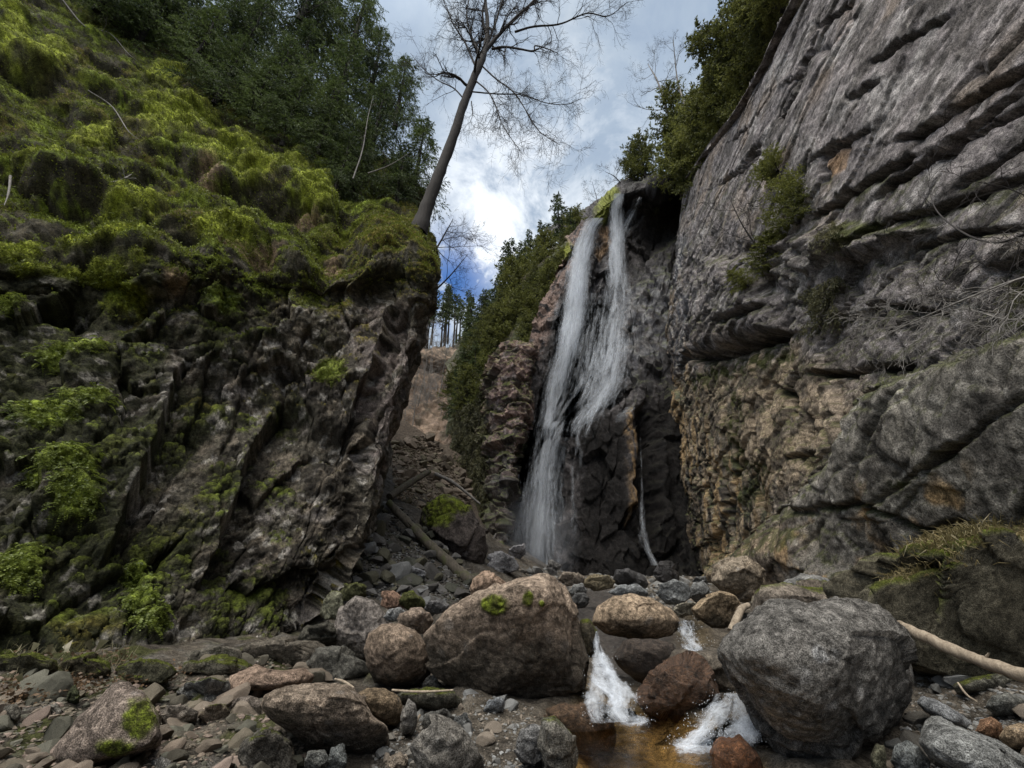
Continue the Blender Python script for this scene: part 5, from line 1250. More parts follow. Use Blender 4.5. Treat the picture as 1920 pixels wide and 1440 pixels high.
def make_tree(name, wood, crown, mw, mc, label, group, cat='tree', loc=(0, 0, 0)):
    r = empty(name, loc); tag(r, label, cat, group)
    wood.build('trunk', mw, r); crown.build('crown', mc, r, smooth=False)
    return r
def dup(r, loc, rz, scale, label=None, group=None, tilt=(0, 0), name=None):
    c = r.copy(); C.objects.link(c); c.location = [float(x) for x in loc]; c.rotation_euler = (tilt[0], tilt[1], rz); c.scale = (scale,) * 3 if np.isscalar(scale) else scale
    if label: c['label'] = label
    if group: c['group'] = group
    for ch in list(r.children):
        d = ch.copy(); C.objects.link(d); d.parent = c
    return c
used = set()
def put(r, loc, rz, scale, label, group, tilt=(0, 0)):
    if r.name not in used:
        used.add(r.name); r.location = [float(x) for x in loc]; r.rotation_euler = (tilt[0], tilt[1], rz); r.scale = (scale,) * 3 if np.isscalar(scale) else scale
        r['label'] = label; r['group'] = group; return r
    return dup(r, loc, rz, scale, label, group, tilt)

# evergreens over the mossy cliff
hem = [make_tree('hemlock_tree', *conifer(11 + k, 10.5, 3.4, 105, 24, .19, droop=.42, base=.02, shape=.9, up=.22, leaves=17, leaf_w=.10, jit=.38), M_BARK, M_HEM, 'x', 'x') for k in range(3)]
rr = np.random.default_rng(5)
HEMS = [(215,45,12.6,.8),(300,62,14.6,1.05),(372,120,15.6,.9),(430,150,17,1.1),(485,225,15.8,.8),(530,215,18,1.15),(590,300,16.4,.75),(610,262,19,1.2),(662,352,17,.62),(690,320,19.4,1.0),(742,392,18.6,.62),(772,380,20.5,.95),
        (255,88,13.3,.72),(335,150,14.0,.75),(400,196,14.4,.72),(462,240,15.0,.72),(528,276,15.3,.7),(585,325,15.7,.62),(180,20,11.8,.75),(628,362,16.0,.5),(340,-30,19,1.3),(460,60,21,1.4),(580,120,23,1.4),(690,190,25,1.3),(110,-40,12.8,.9),(560,40,20,1.2),(660,90,22,1.1),(740,240,23.5,1.0)]
for k, (x, y, Y, s) in enumerate(HEMS):
    lb = 'drooping dark evergreen in the dense stand above the mossy cliff'
    if k == 11: lb = 'evergreen beside the foot of the bare leaning tree, branches against the sky'
    if k == 8: lb = 'low young evergreen at the edge of the moss just behind the bright green ledge'
    put(hem[k % 3], at(x, y, Y), rr.uniform(0, 6.28), s * rr.uniform(.92, 1.08), lb, 'evergreens above the mossy cliff' if k not in (8, 11) else 'evergreens at the moss edge')

# cedars crowding the brow of the bare wall
ced = [make_tree('cedar_tree', *conifer(31 + k, 6, 2.1, 95, 15, .17, droop=.06, base=.0, shape=.5, up=.42, ragged=.65, leaf_w=.20, leaves=16), M_BARK, M_CED, 'x', 'x') for k in range(3)]
def brow(px, py, Y, dx=0): 
    return at(px, py, Y)
CEDS = [(1305,330,30.5,1.15),(1330,318,28,1.0),(1355,290,25.5,.95),(1318,272,27,1.0),(1372,258,22.5,.9),(1395,222,20.5,.85),(1345,222,23.5,.95),(1412,190,18.6,.8),(1378,178,20,.85),(1430,150,16.8,.72),
        (1400,135,18,.85),(1448,108,15,.66),(1420,85,16,.75),(1462,62,13.4,.6),(1440,40,14.2,.7),(1475,15,12.2,.55),(1450,-15,12.8,.65),(1488,-40,10.8,.5),(1282,325,32.5,1.05),(1292,285,31,.95),(1335,345,27.6,.7),(1365,310,24.5,.7),(1400,262,20.6,.62),(1425,215,17.8,.6)]
for k, (x, y, Y, s) in enumerate(CEDS):
    put(ced[k % 3], at(x - 6, y + 6, Y + .4), rr.uniform(0, 6.28), s * 1.5, 'bushy olive green cedar in the thicket along the brow of the grey wall', 'cedars on the brow of the wall', tilt=(rr.normal(0, .1), -.28 + rr.normal(0, .1)))
put(ced[1], at(1210, 335, 37), .4, 1.35, 'rounded cedar standing alone at the very lip of the falls', 'cedar at the lip')
put(ced[2], at(1190, 332, 38), 2.4, .8, 'small pale bush right behind the rounded cedar at the lip of the falls', 'bush at the lip')

# conifers on the slope beside the falls
spr = [make_tree('spruce_tree', *conifer(51 + k, 9, 2.2, 66, 14, .30, droop=.26, base=.06, shape=.9, up=.12, ragged=.45, leaf_w=.13, leaves=10, jit=.45), M_BARK, M_CED2, 'x', 'x') for k in range(2)]
put(spr[0], at(1052, 468, 46), 1.0, 1.3, 'tall pointed spruce rising highest beside the lip of the falls', 'pointed spruce')
SPS = [(1010,480,46,.6,0),(985,500,47,.72,0),(1082,440,45,.5,1),(1030,500,42,.62,1),(1062,520,39,.48,1),(960,545,46,.62,0),(935,580,47,.55,0),(905,630,48,.62,0),(880,650,50,.5,0),(1000,560,41,.55,1),(970,590,41,.55,1),(1040,560,38.6,.42,1),
       (945,640,41,.6,1),(918,680,41,.55,1),(985,630,38,.42,1),(890,710,42,.55,1),(862,720,45,.5,0),(950,690,37.5,.42,1),(920,740,37,.42,1),(1010,615,38.2,.4,1),(880,770,38,.4,1),(858,790,40,.42,0),(900,800,35.4,.36,1),(1022,530,43,.55,0),(1000,520,45,.6,1),(975,530,45,.6,1),(1070,470,43,.5,1),(890,680,46,.6,0),(868,690,49,.6,0),(850,705,50,.5,0),(935,620,44,.6,1),(960,570,43,.6,1),(905,660,44,.6,1),(948,720,37,.4,1),(872,745,42,.5,0),(985,680,36.5,.35,1),(930,640,42,.55,1),(1045,530,40,.4,1),(912,610,50,.6,0),(1000,600,39.5,.45,1),(855,760,44,.5,1),(895,735,40,.5,0),(1022,462,47,.72,0),(998,488,47,.66,0),(972,512,47.5,.8,0),(948,552,48,.62,0),(925,590,48.5,.7,0),(902,612,50,.62,0),(878,640,51,.66,0),(1075,452,44,.55,0)]
for k, (x, y, Y, s, c) in enumerate(SPS):
    r = (spr[k % 2] if c == 0 else ced[k % 3]); s2 = s if c == 0 else s * 1.25
    put(r, at(x, y + 8, Y), rr.uniform(0, 6.28), s2 * 1.3 * rr.uniform(.7, 1.4), 'olive evergreen packed among others on the slope beside the falls' if c else 'dark spiky evergreen packed among others on the slope beside the falls', 'evergreens on the slope beside the falls' if c else 'spiky evergreens on the slope', tilt=(rr.normal(0, .06), rr.normal(0, .06)))
# brush hanging down below them
brush = [make_tree('hanging_shrub', *conifer(71 + k, 3.4, 1.7, 60, 12, .24, droop=.95, base=.0, shape=.3, up=.2, ragged=.6, leaf_w=.10, leaves=10), M_TWIG, M_HANG, 'x', 'x', 'shrub') for k in range(2)]
for k, (x, y, Y, s) in enumerate([(930,745,35.4,.85),(905,790,34.6,.9),(880,820,34.4,.95),(912,850,32.6,.8),(885,880,32.4,.9),(866,850,35,.9),(900,915,31.4,.75),(930,810,32.9,.6),(872,905,32.6,.7),(940,700,36,.8),(862,800,38,.8),(885,745,38.4,.9),(895,950,30.6,.55),(910,960,29.6,.5)]):
    put(brush[k % 2], at(x, y, Y), rr.uniform(0, 6.28), s, 'straggly brown green shrub hanging from the slope beside the buttress', 'hanging shrubs beside the buttress')

# ---- bare branching trees
def bare(seed, pts, rad, nlimb, Lr, depth=3, start=.3, drop=0.0, spread=.9, n=6, limbs=(), twig=5, thin=1.0):
    """trunk along pts with forking limbs and fine twigs"""
    rr = np.random.default_rng(seed); wood = Acc(); tw = Acc()
    pts = np.asarray(pts, float); pp = catmull(pts, 6 * len(pts)); rd = np.interp(np.linspace(0, 1, len(pp)), np.linspace(0, 1, len(rad)), rad)
    wood.add(*tube(pp, rd, 10, rough=.25, seed=seed))
    def grow(p, d, L, r, lev):
        k = 7 if lev < 2 else 5; q = [p]; dd = d.copy()
        for i in range(k - 1):
            dd = dd + rr.normal(0, .17 + .06 * lev, 3) + np.array([0, 0, -drop * (.3 + .2 * lev) + .02]); dd /= np.linalg.norm(dd); q.append(q[-1] + dd * L / (k - 1))
        q = np.array(q); (wood if lev == 0 else tw).add(*tube(q, np.linspace(r, max(r * .35, .004 * thin), k), 5 if lev < 1 else (4 if lev < 2 else 3)))
        if lev >= depth: return
        m = twig + (2 if lev == 0 else 0)
        for j in range(m):
            f = rr.uniform(.2, 1.0); i = min(int(f * (k - 1)), k - 2); pp_ = q[i] + (q[i + 1] - q[i]) * (f * (k - 1) - i)
            t_ = q[i + 1] - q[i]; t_ /= np.linalg.norm(t_); nd = t_ + rr.normal(0, spread * .62, 3); nd /= np.linalg.norm(nd)
            grow(pp_, nd, L * rr.uniform(.35, .62), max(r * .5 * (1.1 - .5 * f), .004 * thin), lev + 1)
    for lp, lr0 in limbs:
        lp = catmull(np.asarray(lp, float), 5 * len(lp)); lr_ = np.linspace(lr0, max(lr0 * .25, .006), len(lp)); wood.add(*tube(lp, lr_, 7, rough=.2, seed=seed + 3))
        Lt = np.linalg.norm(np.diff(lp, axis=0), axis=1).sum()
        for j in range(int(4 + Lt * 1.9)):
            i = rr.integers(len(lp) // 5, len(lp) - 1); t_ = lp[i + 1] - lp[i]; t_ /= np.linalg.norm(t_); nd = t_ + rr.normal(0, spread * .6, 3); nd /= np.linalg.norm(nd)
            grow(lp[i], nd, Lr * rr.uniform(.35, .8), lr_[i] * .45, 1)
    for j in range(nlimb):
        f = start + (1 - start) * (j + rr.random()) / nlimb; i = min(int(f * (len(pp) - 1)), len(pp) - 2)
        t_ = pp[i + 1] - pp[i]; t_ /= np.linalg.norm(t_); s = rr.normal(size=3); s -= t_ * (s @ t_); s /= np.linalg.norm(s); nd = t_ * rr.uniform(.1, .7) + s * spread; nd /= np.linalg.norm(nd)
        grow(pp[i], nd, Lr * rr.uniform(.6, 1.1) * (1.15 - .5 * f), rd[i] * .42, 0)
    return wood, tw
YT = 15.8
tp = [at(783, 436, YT), at(798, 392, YT), at(822, 330, YT - .1), at(848, 262, YT - .2), at(868, 200, YT - .3), at(888, 148, YT - .4), at(904, 110, YT - .5), at(912, 80, YT - .5), at(914, 40, YT - .6), at(910, 0, YT - .6), at(912, -60, YT - .5), at(925, -140, YT)]
tr = [.46, .35, .30, .275, .255, .24, .22, .18, .14, .11, .085, .04]
def limb(pts, Ys): return [at(x, y, Y) for (x, y), Y in zip(pts, Ys)]
yl = YT - .4
LB = [(limb([(908,98),(935,66),(968,32),(1000,2),(1040,-50),(1090,-120)], [yl, yl-.3, yl-.7, yl-1, yl-1.4, yl-1.8]), .14),
      (limb([(915,82),(930,40),(945,-10),(965,-70)], [yl, yl+.3, yl+.6, yl+1]), .10),
      (limb([(922,92),(945,88),(970,91),(1000,96),(1003,86),(1022,90),(1046,100)], [yl, yl-.2, yl-.5, yl-.8, yl-.9, yl-1, yl-1.2]), .085),
      (limb([(965,60),(1000,50),(1050,45),(1100,25),(1140,30),(1175,5)], [yl-.3, yl-.6, yl-1, yl-1.5, yl-1.8, yl-2]), .075),
      (limb([(902,105),(885,70),(875,30),(880,-20),(870,-80)], [yl, yl+.2, yl+.5, yl+.9, yl+1.2]), .09),
      (limb([(892,125),(872,80),(850,45),(835,10),(815,-40)], [yl, yl, yl-.3, yl-.5, yl-.8]), .075),
      (limb([(890,150),(915,172),(930,200),(940,230),(960,262),(975,282)], [yl, yl-.4, yl-.8, yl-1.1, yl-1.5, yl-1.7]), .05),
      (limb([(900,120),(930,148),(962,172),(985,205),(1010,245),(1050,272)], [yl, yl-.3, yl-.8, yl-1.2, yl-1.6, yl-2]), .055),
      (limb([(885,172),(930,176),(980,178),(1020,192),(1060,196),(1090,185)], [yl, yl-.5, yl-1, yl-1.4, yl-1.9, yl-2.3]), .045),
      (limb([(872,188),(850,165),(820,150),(790,125),(770,100)], [yl, yl+.2, yl+.4, yl+.6, yl+.8]), .05),
      (limb([(884,190),(886,215),(880,232)], [yl, yl-.2, yl-.3]), .035),
      (limb([(912,70),(905,20),(925,-30),(960,-90)], [yl, yl-.6, yl-1.2, yl-1.8]), .09)]
wood, tw = bare(91, tp, tr, 9, 3.0, 3, .40, .12, .9, limbs=LB, twig=6)
org = tp[0]
tree = empty('bare_tree', org); tag(tree, 'large bare leafless tree leaning out over the gorge from the mossy cliff top', 'tree')
wood.build('trunk', M_BARK, tree, org); tw.build('crown', M_TWIG, tree, org)
# paler small bare trees
def small_bare(label, group, base, top, H_r, rad, seed, nl=9, depth=3, cat='tree', name='bare_tree', mat=None, drop=.0, twig=4, spread=.8, Y=None, dY=0.0, start=.25, thin=1.0):
    b = at(*base, Y); tpp = at(*top, Y + dY); mid = (b + tpp) / 2 + np.random.default_rng(seed).normal(0, .04, 3) * np.linalg.norm(tpp - b)
    wood, tw = bare(seed, [b, mid, tpp], [rad, rad * .7, rad * .25], nl, H_r, depth, start, drop, spread, twig=twig, thin=thin)
    r = empty(name, b); tag(r, label, cat, group); wood.build('trunk', mat or M_TWIG, r, b); tw.build('crown' if cat == 'tree' else 'branches', M_TWIG, r, b); return r
small_bare('bare pale tree spreading against the sky from the brow of the wall', 'bare trees on the brow', (1268,270), (1215,120), 4.2, .16, 101, 10, Y=31, mat=M_PALEBARK)
small_bare('second bare pale tree on the brow, half behind the cedars', 'bare trees on the brow', (1285,200), (1262,70), 3.6, .12, 102, 9, Y=27, mat=M_PALEBARK)
small_bare('low bare bush at the lip of the falls below the rounded cedar', 'bare trees at the lip', (1165,345), (1135,322), 2.6, .08, 103, 8, Y=38.5)
small_bare('small bare tree just before the lip of the falls', 'bare trees at the lip', (1125,400), (1110,340), 2.3, .07, 104, 8, Y=41)
small_bare('thin bare sapling spreading at the corner of the mossy cliff', 'bare saplings at the gap', (800,500), (850,410), 3.2, .075, 105, 9, Y=19, thin=.9)
small_bare('second thin bare sapling slanting into the gap of sky', 'bare saplings at the gap', (800,560), (876,478), 3.0, .06, 106, 7, Y=20, thin=.9)
# ---- distant wood on the far hill
fw = [make_tree('thin_pine', *conifer(121 + k, 14, 2.6, 34, 8, .42, droop=.1, base=.52, shape=.5, up=.2, ragged=.6, leaf_w=.22, leaves=7), M_BARK, M_CED2, 'x', 'x') for k in range(2)]
for k in range(20):
    x = rr.uniform(775, 885); Y = rr.uniform(66, 84); y = 652 + rr.uniform(-4, 10) - (Y - 66) * .5
    put(fw[k % 2], at(x, y, Y), rr.uniform(0, 6.28), (.85, .85, rr.uniform(.75, 1.15)), 'thin distant pine with a bare lower trunk on the far brown hill', 'thin pines on the far hill')
wd, tw_ = bare(131, [np.array([0, 0, 0.]), np.array([.1, 0, 4.5]), np.array([.3, .1, 9.5])], [.13, .09, .03], 12, 3.2, 2, .3, .0, .8, twig=5, thin=2.2)
fb = empty('bare_sapling', (0, 0, 0)); wd.build('trunk', M_PALEBARK, fb); tw_.build('crown', M_PALEBARK, fb); tag(fb, 'x', 'tree', 'x')
for k in range(40):
    x = rr.uniform(745, 880); q = rr.random(); y = 660 + q * 160; Y = 66 - q * 20
    put(fb, at(x, y, Y), rr.uniform(0, 6.28), rr.uniform(.5, 1.0) * (1 - .35 * q), 'grey bare sapling on the far brown hillside', 'bare saplings on the far hillside', tilt=(rr.normal(0, .12), rr.normal(0, .15)))

# ---- plants growing on the two faces
def near_vert(S, px, py):
    d = (S['px'] - px) ** 2 + (S['py'] - py) ** 2
    w = np.linalg.norm(S['P'] - CAM, axis=1)
    k = np.argsort(d)[:5]; k = k[np.argmin(w[k])]
    return S['P'][k], S['N'][k]
FLB = ['pale green fern fringe on a ledge of the mossy cliff, topmost of the near ferns', 'large yellow green fern mat spilling down the mossy cliff', 'flat topped light green fern cushion on the mossy cliff', 'loose fern sprays hanging below the flat topped fern cushion', 'yellow green fern mass low at the cliff edge above fallen grass', 'small fern spray low on the mossy cliff beside a pink stone', 'bright little fern tuft lowest on the mossy cliff', 'dim fern sprig above the bright little fern tuft', 'bright fern clump on the bare far corner of the mossy cliff', 'vivid green fern tuft under the lip of the moss', 'fern sprig beside the large yellow green fern mat', 'round mossy fern tuft at the cliff edge under the moss lip']
for k, (fx, fy, fa, fb_) in enumerate(FERN_SPOTS):
    r2 = np.random.default_rng(140 + k); c0, n0 = near_vert(LC, fx, fy); acc = Acc()
    nf = int(40 + fa * fb_ / 16)
    for j in range(nf):
        an = r2.uniform(0, 6.28); q = math.sqrt(r2.random()); p, n_ = near_vert(LC, fx + fa * q * math.cos(an), fy + fb_ * q * math.sin(an))
        d = n_ * .8 + r2.normal(0, .45, 3) + np.array([0, 0, .25]); d /= np.linalg.norm(d); L_ = r2.uniform(.10, .26)
        s = np.linspace(.12, 1, 9); pts = p + d * (L_ * s)[:, None] + np.array([0, 0, -1.0]) * (L_ * .75 * s ** 2)[:, None]
        T = np.gradient(pts, axis=0); T /= np.linalg.norm(T, axis=1)[:, None]; sd = np.cross(T, np.array([0, 0, 1.0]) + .1); sd /= np.maximum(np.linalg.norm(sd, axis=1)[:, None], 1e-6)
        for sg in (1, -1):
            LD = sd * sg + T * .45; LD /= np.linalg.norm(LD, axis=1)[:, None]; l_ = L_ * .21 * np.sin(np.clip(s, .05, .97) * PI) ** .6 + .01
            acc.add(*leaf_quads(pts, LD, l_, l_ * .28, r2))
    o = acc.build('fern', M_FERN, None, c0, smooth=False); tag(o, FLB[k], 'fern', 'ferns on the mossy cliff')
# cedars rooted in cracks of the bare wall
for k, (x, y, s, lb) in enumerate([(1468,300,.50,'small pale cedar high in a crack of the grey wall'),(1490,365,.58,'olive cedar clinging to the grey wall under the small pale cedar'),(1478,425,.66,'greenest and fullest cedar clinging to the middle of the grey wall'),(1455,490,.5,'dark straggling cedar above the overhang of the grey wall'),(1432,520,.34,'low scrubby cedar just over the overhang'),(1500,395,.45,'cedar tucked beside the fullest cedar on the grey wall')]):
    p, n_ = near_vert(RC, x, y + 22); put(ced[k % 3], p + n_ * .1, rr.uniform(0, 6.28), (s * .9, s * .9, s * .62), lb, 'cedars on the grey wall', tilt=(0, -.5))
for k, (x, y, s, lb) in enumerate([(1560,600,.55,'dark tangled shrub drooping over bare rock in the middle of the grey wall'),(1540,570,.45,'thin brown shrub above the dark tangled shrub'),(1590,450,.4,'grassy tuft on the ledge beside the cedars'),(1900,560,.35,'dark hanging tuft high at the edge of the wall')]):
    p, n_ = near_vert(RC, x, y); put(brush[k % 2], p, rr.uniform(0, 6.28), s * .8, lb, 'shrubs on the grey wall', tilt=(0, -.6))
p, n_ = near_vert(RC, 1425, 470)
wd, tw_ = bare(151, [p, p + np.array([-.6, -.2, 1.6]), p + np.array([-.9, -.3, 3.4])], [.05, .035, .012], 10, 2.4, 2, .1, 0, .8, twig=5, thin=1.6)
r = empty('bare_bush', p); tag(r, 'fine bare bush fanning up the grey wall beside the cedars', 'bush'); wd.build('stem', M_TWIG, r, p); tw_.build('branches', M_TWIG, r, p)
# bare branches reaching in from beyond the wall's near end
for k, (pts, lb) in enumerate([([(2150,300),(1990,400),(1860,455),(1760,400),(1738,330)], 'long dark bare branch rising across the grey wall'), ([(2150,430),(1980,500),(1850,545),(1720,600),(1640,640)], 'pale drooping bare branches sweeping across the wall'), ([(2140,520),(1990,560),(1900,600),(1800,580),(1700,610)], 'low thin bare branches crossing the wall')]):
    P_ = [at(x, y, Y) for (x, y), Y in zip(pts, (4.2, 4.8, 5.6, 6.4, 7.0))]
    wd, tw_ = bare(160 + k, P_, [.045, .03, .02, .012, .006], 13, 1.5, 2, .15, .25, .7, twig=4, thin=1.0)
    wd.V += tw_.V
    for q in tw_.F: wd.F.setdefault(q, []).extend([f + wd.n for f in tw_.F[q]])
    tag(wd.build('bare_branch', M_PALEBARK if k else M_TWIG, None, P_[0]), lb, 'branch', 'branches across the wall')
# fallen twigs on the moss and a dead branch among the evergreens
for k, (pts, lb) in enumerate([([(110,-10),(160,50),(205,62),(240,100),(255,112)], 'bent bare branch fallen across the top of the moss'),([(165,170),(210,200),(240,245),(262,262)], 'thin grey twig on the moss under the bent branch'),([(190,345),(225,338),(258,320)], 'pale straight twig lying in the middle of the moss'),([(20,330),(16,362),(8,385)], 'short twig at the edge of the moss'),([(662,335),(680,280),(690,220),(700,180)], 'slender pale dead stem standing before the dark evergreens'),([(690,325),(730,310),(770,285)], 'thin pale dead branch slanting from the evergreens')]):
    P_ = []
    for (x, y) in pts:
        p, n_ = near_vert(LC, x, y); P_.append(at(x, y, p[1] - .25) if k < 4 else at(x, y, 15.2 - .004 * (y - 180)))
    wd, tw_ = bare(170 + k, P_, [.035, .03, .025, .015, .008], 4, .8, 1, .3, .1, .8, twig=3)
    wd.V += tw_.V; 
    for q in tw_.F: wd.F.setdefault(q, []).extend([f + wd.n for f in tw_.F[q]])
    o = wd.build('fallen_branch', M_PALEBARK, None, P_[0]); tag(o, lb, 'branch', 'dead branches on the mossy cliff')

# ---- moss that stands up off the rock
def tufts(S, mask, n, L0, name, mat, parent, seed, upw=.5):
    r2 = np.random.default_rng(seed); ok = np.nonzero((mask > .35) & (S['px'] > -60) & (S['px'] < 1000) & (S['py'] > -80))[0]
    w = np.linalg.norm(S['P'][ok] - CAM, axis=1); pr_ = mask[ok] ; k = r2.choice(ok, n, p=pr_ / pr_.sum())
    P = S['P'][k] + r2.normal(0, .03, (n, 3)); D = S['N'][k] + r2.normal(0, .55, (n, 3)) + np.array([0, 0, upw]); D /= np.linalg.norm(D, axis=1)[:, None]
    L = L0 * r2.uniform(.5, 1.5, n)
    V, Fc = leaf_quads(P - D * .01, D, L, L * .22, r2)
    base = S['P'][ok].mean(0); loc = np.array(parent.location)
    o = mesh_np(name, V, Fc, mat, None, None, False, parent, loc); o['kind'] = 'stuff'; return o
M_MOSS = leaf_mat('moss_shoots', (.075, .085, .014), (.215, .255, .034), .3, 1.4)
tufts(LC, np.maximum(LC['moss'] * (1 - .9 * LC['patches']) * (.25 + .75 * (1 - ss(420, 620, LC['py']))), .36 * LC['zone']), 170000, .07, 'moss', M_MOSS, left_cliff, 181)

# ---- logs, driftwood, sticks
def log(name, label, pts, rad, mat, seed, cat='log', rough=.25, n=14, stubs=0):
    pts = np.array(pts); pp = catmull(pts, 40); rd = np.interp(np.linspace(0, 1, 40), np.linspace(0, 1, len(rad)), rad)
    acc = Acc(); V, Fq = tube(pp, rd, n, rough=rough, seed=seed); k0 = len(V)
    acc.add(V, Fq)
    for e, s in ((0, 1), (39, -1)):
        ring = V[e * n:(e + 1) * n]; acc.add(np.concatenate([ring, pp[e][None]]), np.stack([np.arange(n), (np.arange(n) + 1) % n, np.full(n, n)], 1))
    r2 = np.random.default_rng(seed)
    for j in range(stubs):
        i = r2.integers(6, 34); d = r2.normal(size=3); d[2] = abs(d[2]); d /= np.linalg.norm(d); acc.add(*tube(np.stack([pp[i], pp[i] + d * rd[i] * 2.2]), [rd[i] * .35, rd[i] * .12], 6))
    base = pts.mean(0); base[2] = pts[:, 2].min()
    return tag(acc.build(name, mat, None, base), label, cat)
log('log', 'long grey green log leaning from the cliff down into the talus', [at(728,942,17.6), at(770,985,17.3), at(830,1045,17), at(884,1092,16.7)], [.14, .17, .20, .23], M_LOG, 201, stubs=3)
log('log', 'shorter moss spotted log slanting the other way above the long log', [at(730,932,20), at(765,908,21.2), at(805,884,22.4)], [.18, .18, .14], M_LOG, 202, stubs=2)
log('dead_trunk', 'thin grey fallen trunk crossing the upper talus', [at(815,888,23), at(850,905,23), at(900,945,23)], [.10, .09, .05], M_PALEBARK, 203)
log('driftwood_log', 'long bleached driftwood log resting against the mossy outcrop', [at(1688,1172,6.0), at(1750,1202,5.6), at(1830,1236,5.2), at(1925,1268,4.8), at(2050,1300,4.4)], [.055, .065, .06, .065, .07], M_DRIFT, 204, 'driftwood', stubs=2)
log('driftwood_stick', 'short stick leaning between the tan boulder and the huge speckled boulder', [at(1370,1184,7.0), at(1382,1160,7.1), at(1390,1142,7.2), at(1404,1134,7.25)], [.05, .055, .05, .04], M_DRIFT, 205, 'stick')
log('driftwood_stick', 'forked grey stick end behind the top of the driftwood log', [at(1690,1150,6.6), at(1712,1156,6.6), at(1730,1182,6.5)], [.03, .035, .02], M_DRIFT, 206, 'stick')
log('stick', 'pale thin stick lying under the egg shaped boulder', [at(735,1294,6.2), at(790,1297,6.1), at(850,1294,6.0)], [.012, .014, .010], M_DRIFT, 207, 'stick')
log('stick', 'pale short bent stick before the dark bedrock slab', [at(628,1273,6.9), at(645,1278,6.8), at(664,1290,6.7)], [.012, .016, .012], M_DRIFT, 208, 'stick')
log('stick', 'upright pale root end under the long flat topped boulder', [at(540,1384,5.2), at(546,1410,5.1), at(545,1442,5.0)], [.02, .025, .03], M_DRIFT, 209, 'stick')
log('stick', 'thin stick slanting above the bottom rubble', [at(345,1392,5.6), at(350,1368,5.7), at(354,1346,5.8)], [.008, .01, .007], M_DRIFT, 210, 'stick')
log('stick', 'orange split piece of wood in the gravel', [at(760,1372,5.6), at(775,1360,5.65), at(788,1340,5.7)], [.02, .025, .012], M_DRIFT, 211, 'stick')
log('stick', 'pale forked twig on the shingle below the driftwood log', [at(1796,1280,5.0), at(1812,1302,4.9), at(1832,1316,4.85)], [.008, .01, .008], M_DRIFT, 212, 'stick')
log('stick', 'thin leaning pole at the foot of the buttress', [at(908,1038,26.5), at(920,1020,26.8), at(930,1000,27)], [.05, .05, .04], M_PALEBARK, 213, 'stick')

# ---- dry grass on the outcrop and by the wall, leaf litter by the mossy cliff
def grass(name, pts, L0, mat, seed, lean=(0, 0, 0), w=.012):
    r2 = np.random.default_rng(seed); P = np.array(pts); n = len(P); L = L0 * r2.uniform(.5, 1.4, n)
    D = np.array([0, 0, 1.0]) + r2.normal(0, .45, (n, 3)) + np.array(lean); D /= np.linalg.norm(D, axis=1)[:, None]
    s = np.cross(D, r2.normal(size=(n, 3))); s /= np.linalg.norm(s, axis=1)[:, None]; m = P + D * (L * .55)[:, None]; tip = P + D * L[:, None] + np.array([0, 0, -1.0]) * (L * .35)[:, None] + r2.normal(0, .2, (n, 3)) * L[:, None]
    V = np.stack([P - s * w, P + s * w, m + s * w * .7, tip, m - s * w * .7], 1).reshape(-1, 3)
    Fc = np.arange(5 * n).reshape(-1, 5)
    o = mesh_np(name, V, Fc, mat, None, None, False, origin=P.mean(0)); return tag(o, kind='stuff')
M_GRASS = leaf_mat('dry_grass', (.10, .085, .035), (.30, .24, .12), .3, 2.0)
oc = [o for o in bpy.data.objects if o.name == 'rock_outcrop'][0]
ov = np.array([v.co[:] for v in oc.data.vertices]) + np.array(oc.location); on = np.array([v.normal[:] for v in oc.data.vertices])
opx, opy, _ = proj(ov); ok = np.nonzero((on[:, 2] > .1) & (opy < 1130 + .0 * opx) & (opx > 1660) & (opx < 2000))[0]
r2 = np.random.default_rng(220); kk = r2.choice(ok, 5200)
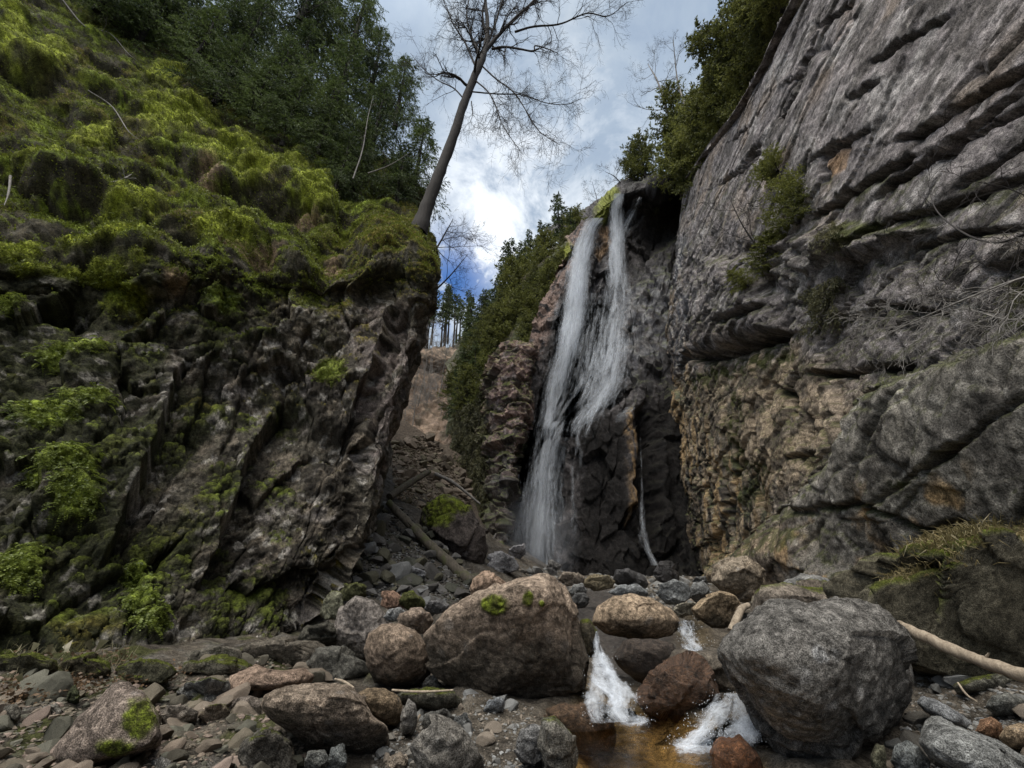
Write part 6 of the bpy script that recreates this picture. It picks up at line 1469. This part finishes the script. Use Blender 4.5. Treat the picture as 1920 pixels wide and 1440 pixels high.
grass('grass', ov[kk] + r2.normal(0, .03, (5200, 3)), .20, M_GRASS, 221, (-.5, -.5, -.35), .006)
M_LEAF = leaf_mat('fallen_leaves_litter', (.055, .036, .02), (.20, .125, .07), .2, 5.0)
acc = Acc(); P_ = []
for k in range(1500):
    x, y = samp([(0,1235),(110,1235),(240,1225),(260,1262),(420,1235),(430,1250),(300,1285),(0,1330)], r2); g = ground_hit(x, y); P_.append(g + np.array([0, 0, r2.uniform(.0, .10)]))
P_ = np.array(P_); D_ = r2.normal(size=P_.shape) * np.array([1, 1, .35]); D_ /= np.linalg.norm(D_, axis=1)[:, None]; L_ = r2.uniform(.03, .07, len(P_))
acc.add(*leaf_quads(P_, D_, L_, L_ * .3, r2))
tag(acc.build('leaf_litter', M_LEAF, smooth=False), kind='stuff')
gp = [ground_hit(*samp([(0,1225),(110,1225),(240,1215),(265,1262),(60,1290),(0,1300)], r2)) for k in range(300)]
M_WEED = leaf_mat('straw', (.13, .12, .06), (.34, .30, .2), .3, 3.0)
grass('straw_grass', gp, .28, M_WEED, 222, (0, 0, -.3), .0035)

# ---- spray hanging at the foot of the falls
V, Fc = ico(4); q = V * (1 + .25 * fbm(V * 1.6, 3, 231))[:, None] * np.array([4.0, 2.2, 4.8]); ctr = at(1010, 1010, 27.6)
t = NT('mist'); vv = t.n('ShaderNodeVolumePrincipled'); oc_ = t.n('ShaderNodeTexCoord').outputs['Object']; mp_ = t.n('ShaderNodeMapping', i_Vector=oc_, i_Scale=(1 / 3.2, 1 / 1.8, 1 / 3.8)); ln_ = t.n('ShaderNodeVectorMath', operation='LENGTH'); t.t.links.new(mp_.outputs[0], ln_.inputs[0]); t.t.links.new(t.ramp(ln_.outputs['Value'], [(.15, .16), (.9, 0.0)]), vv.inputs['Density']); vv.inputs['Color'].default_value = (.9, .93, 1, 1)
o_ = t.n('ShaderNodeOutputMaterial'); t.t.links.new(vv.outputs[0], o_.inputs['Volume'])
tag(mesh_np('mist', q + ctr, Fc, t.m, origin=ctr), kind='stuff')
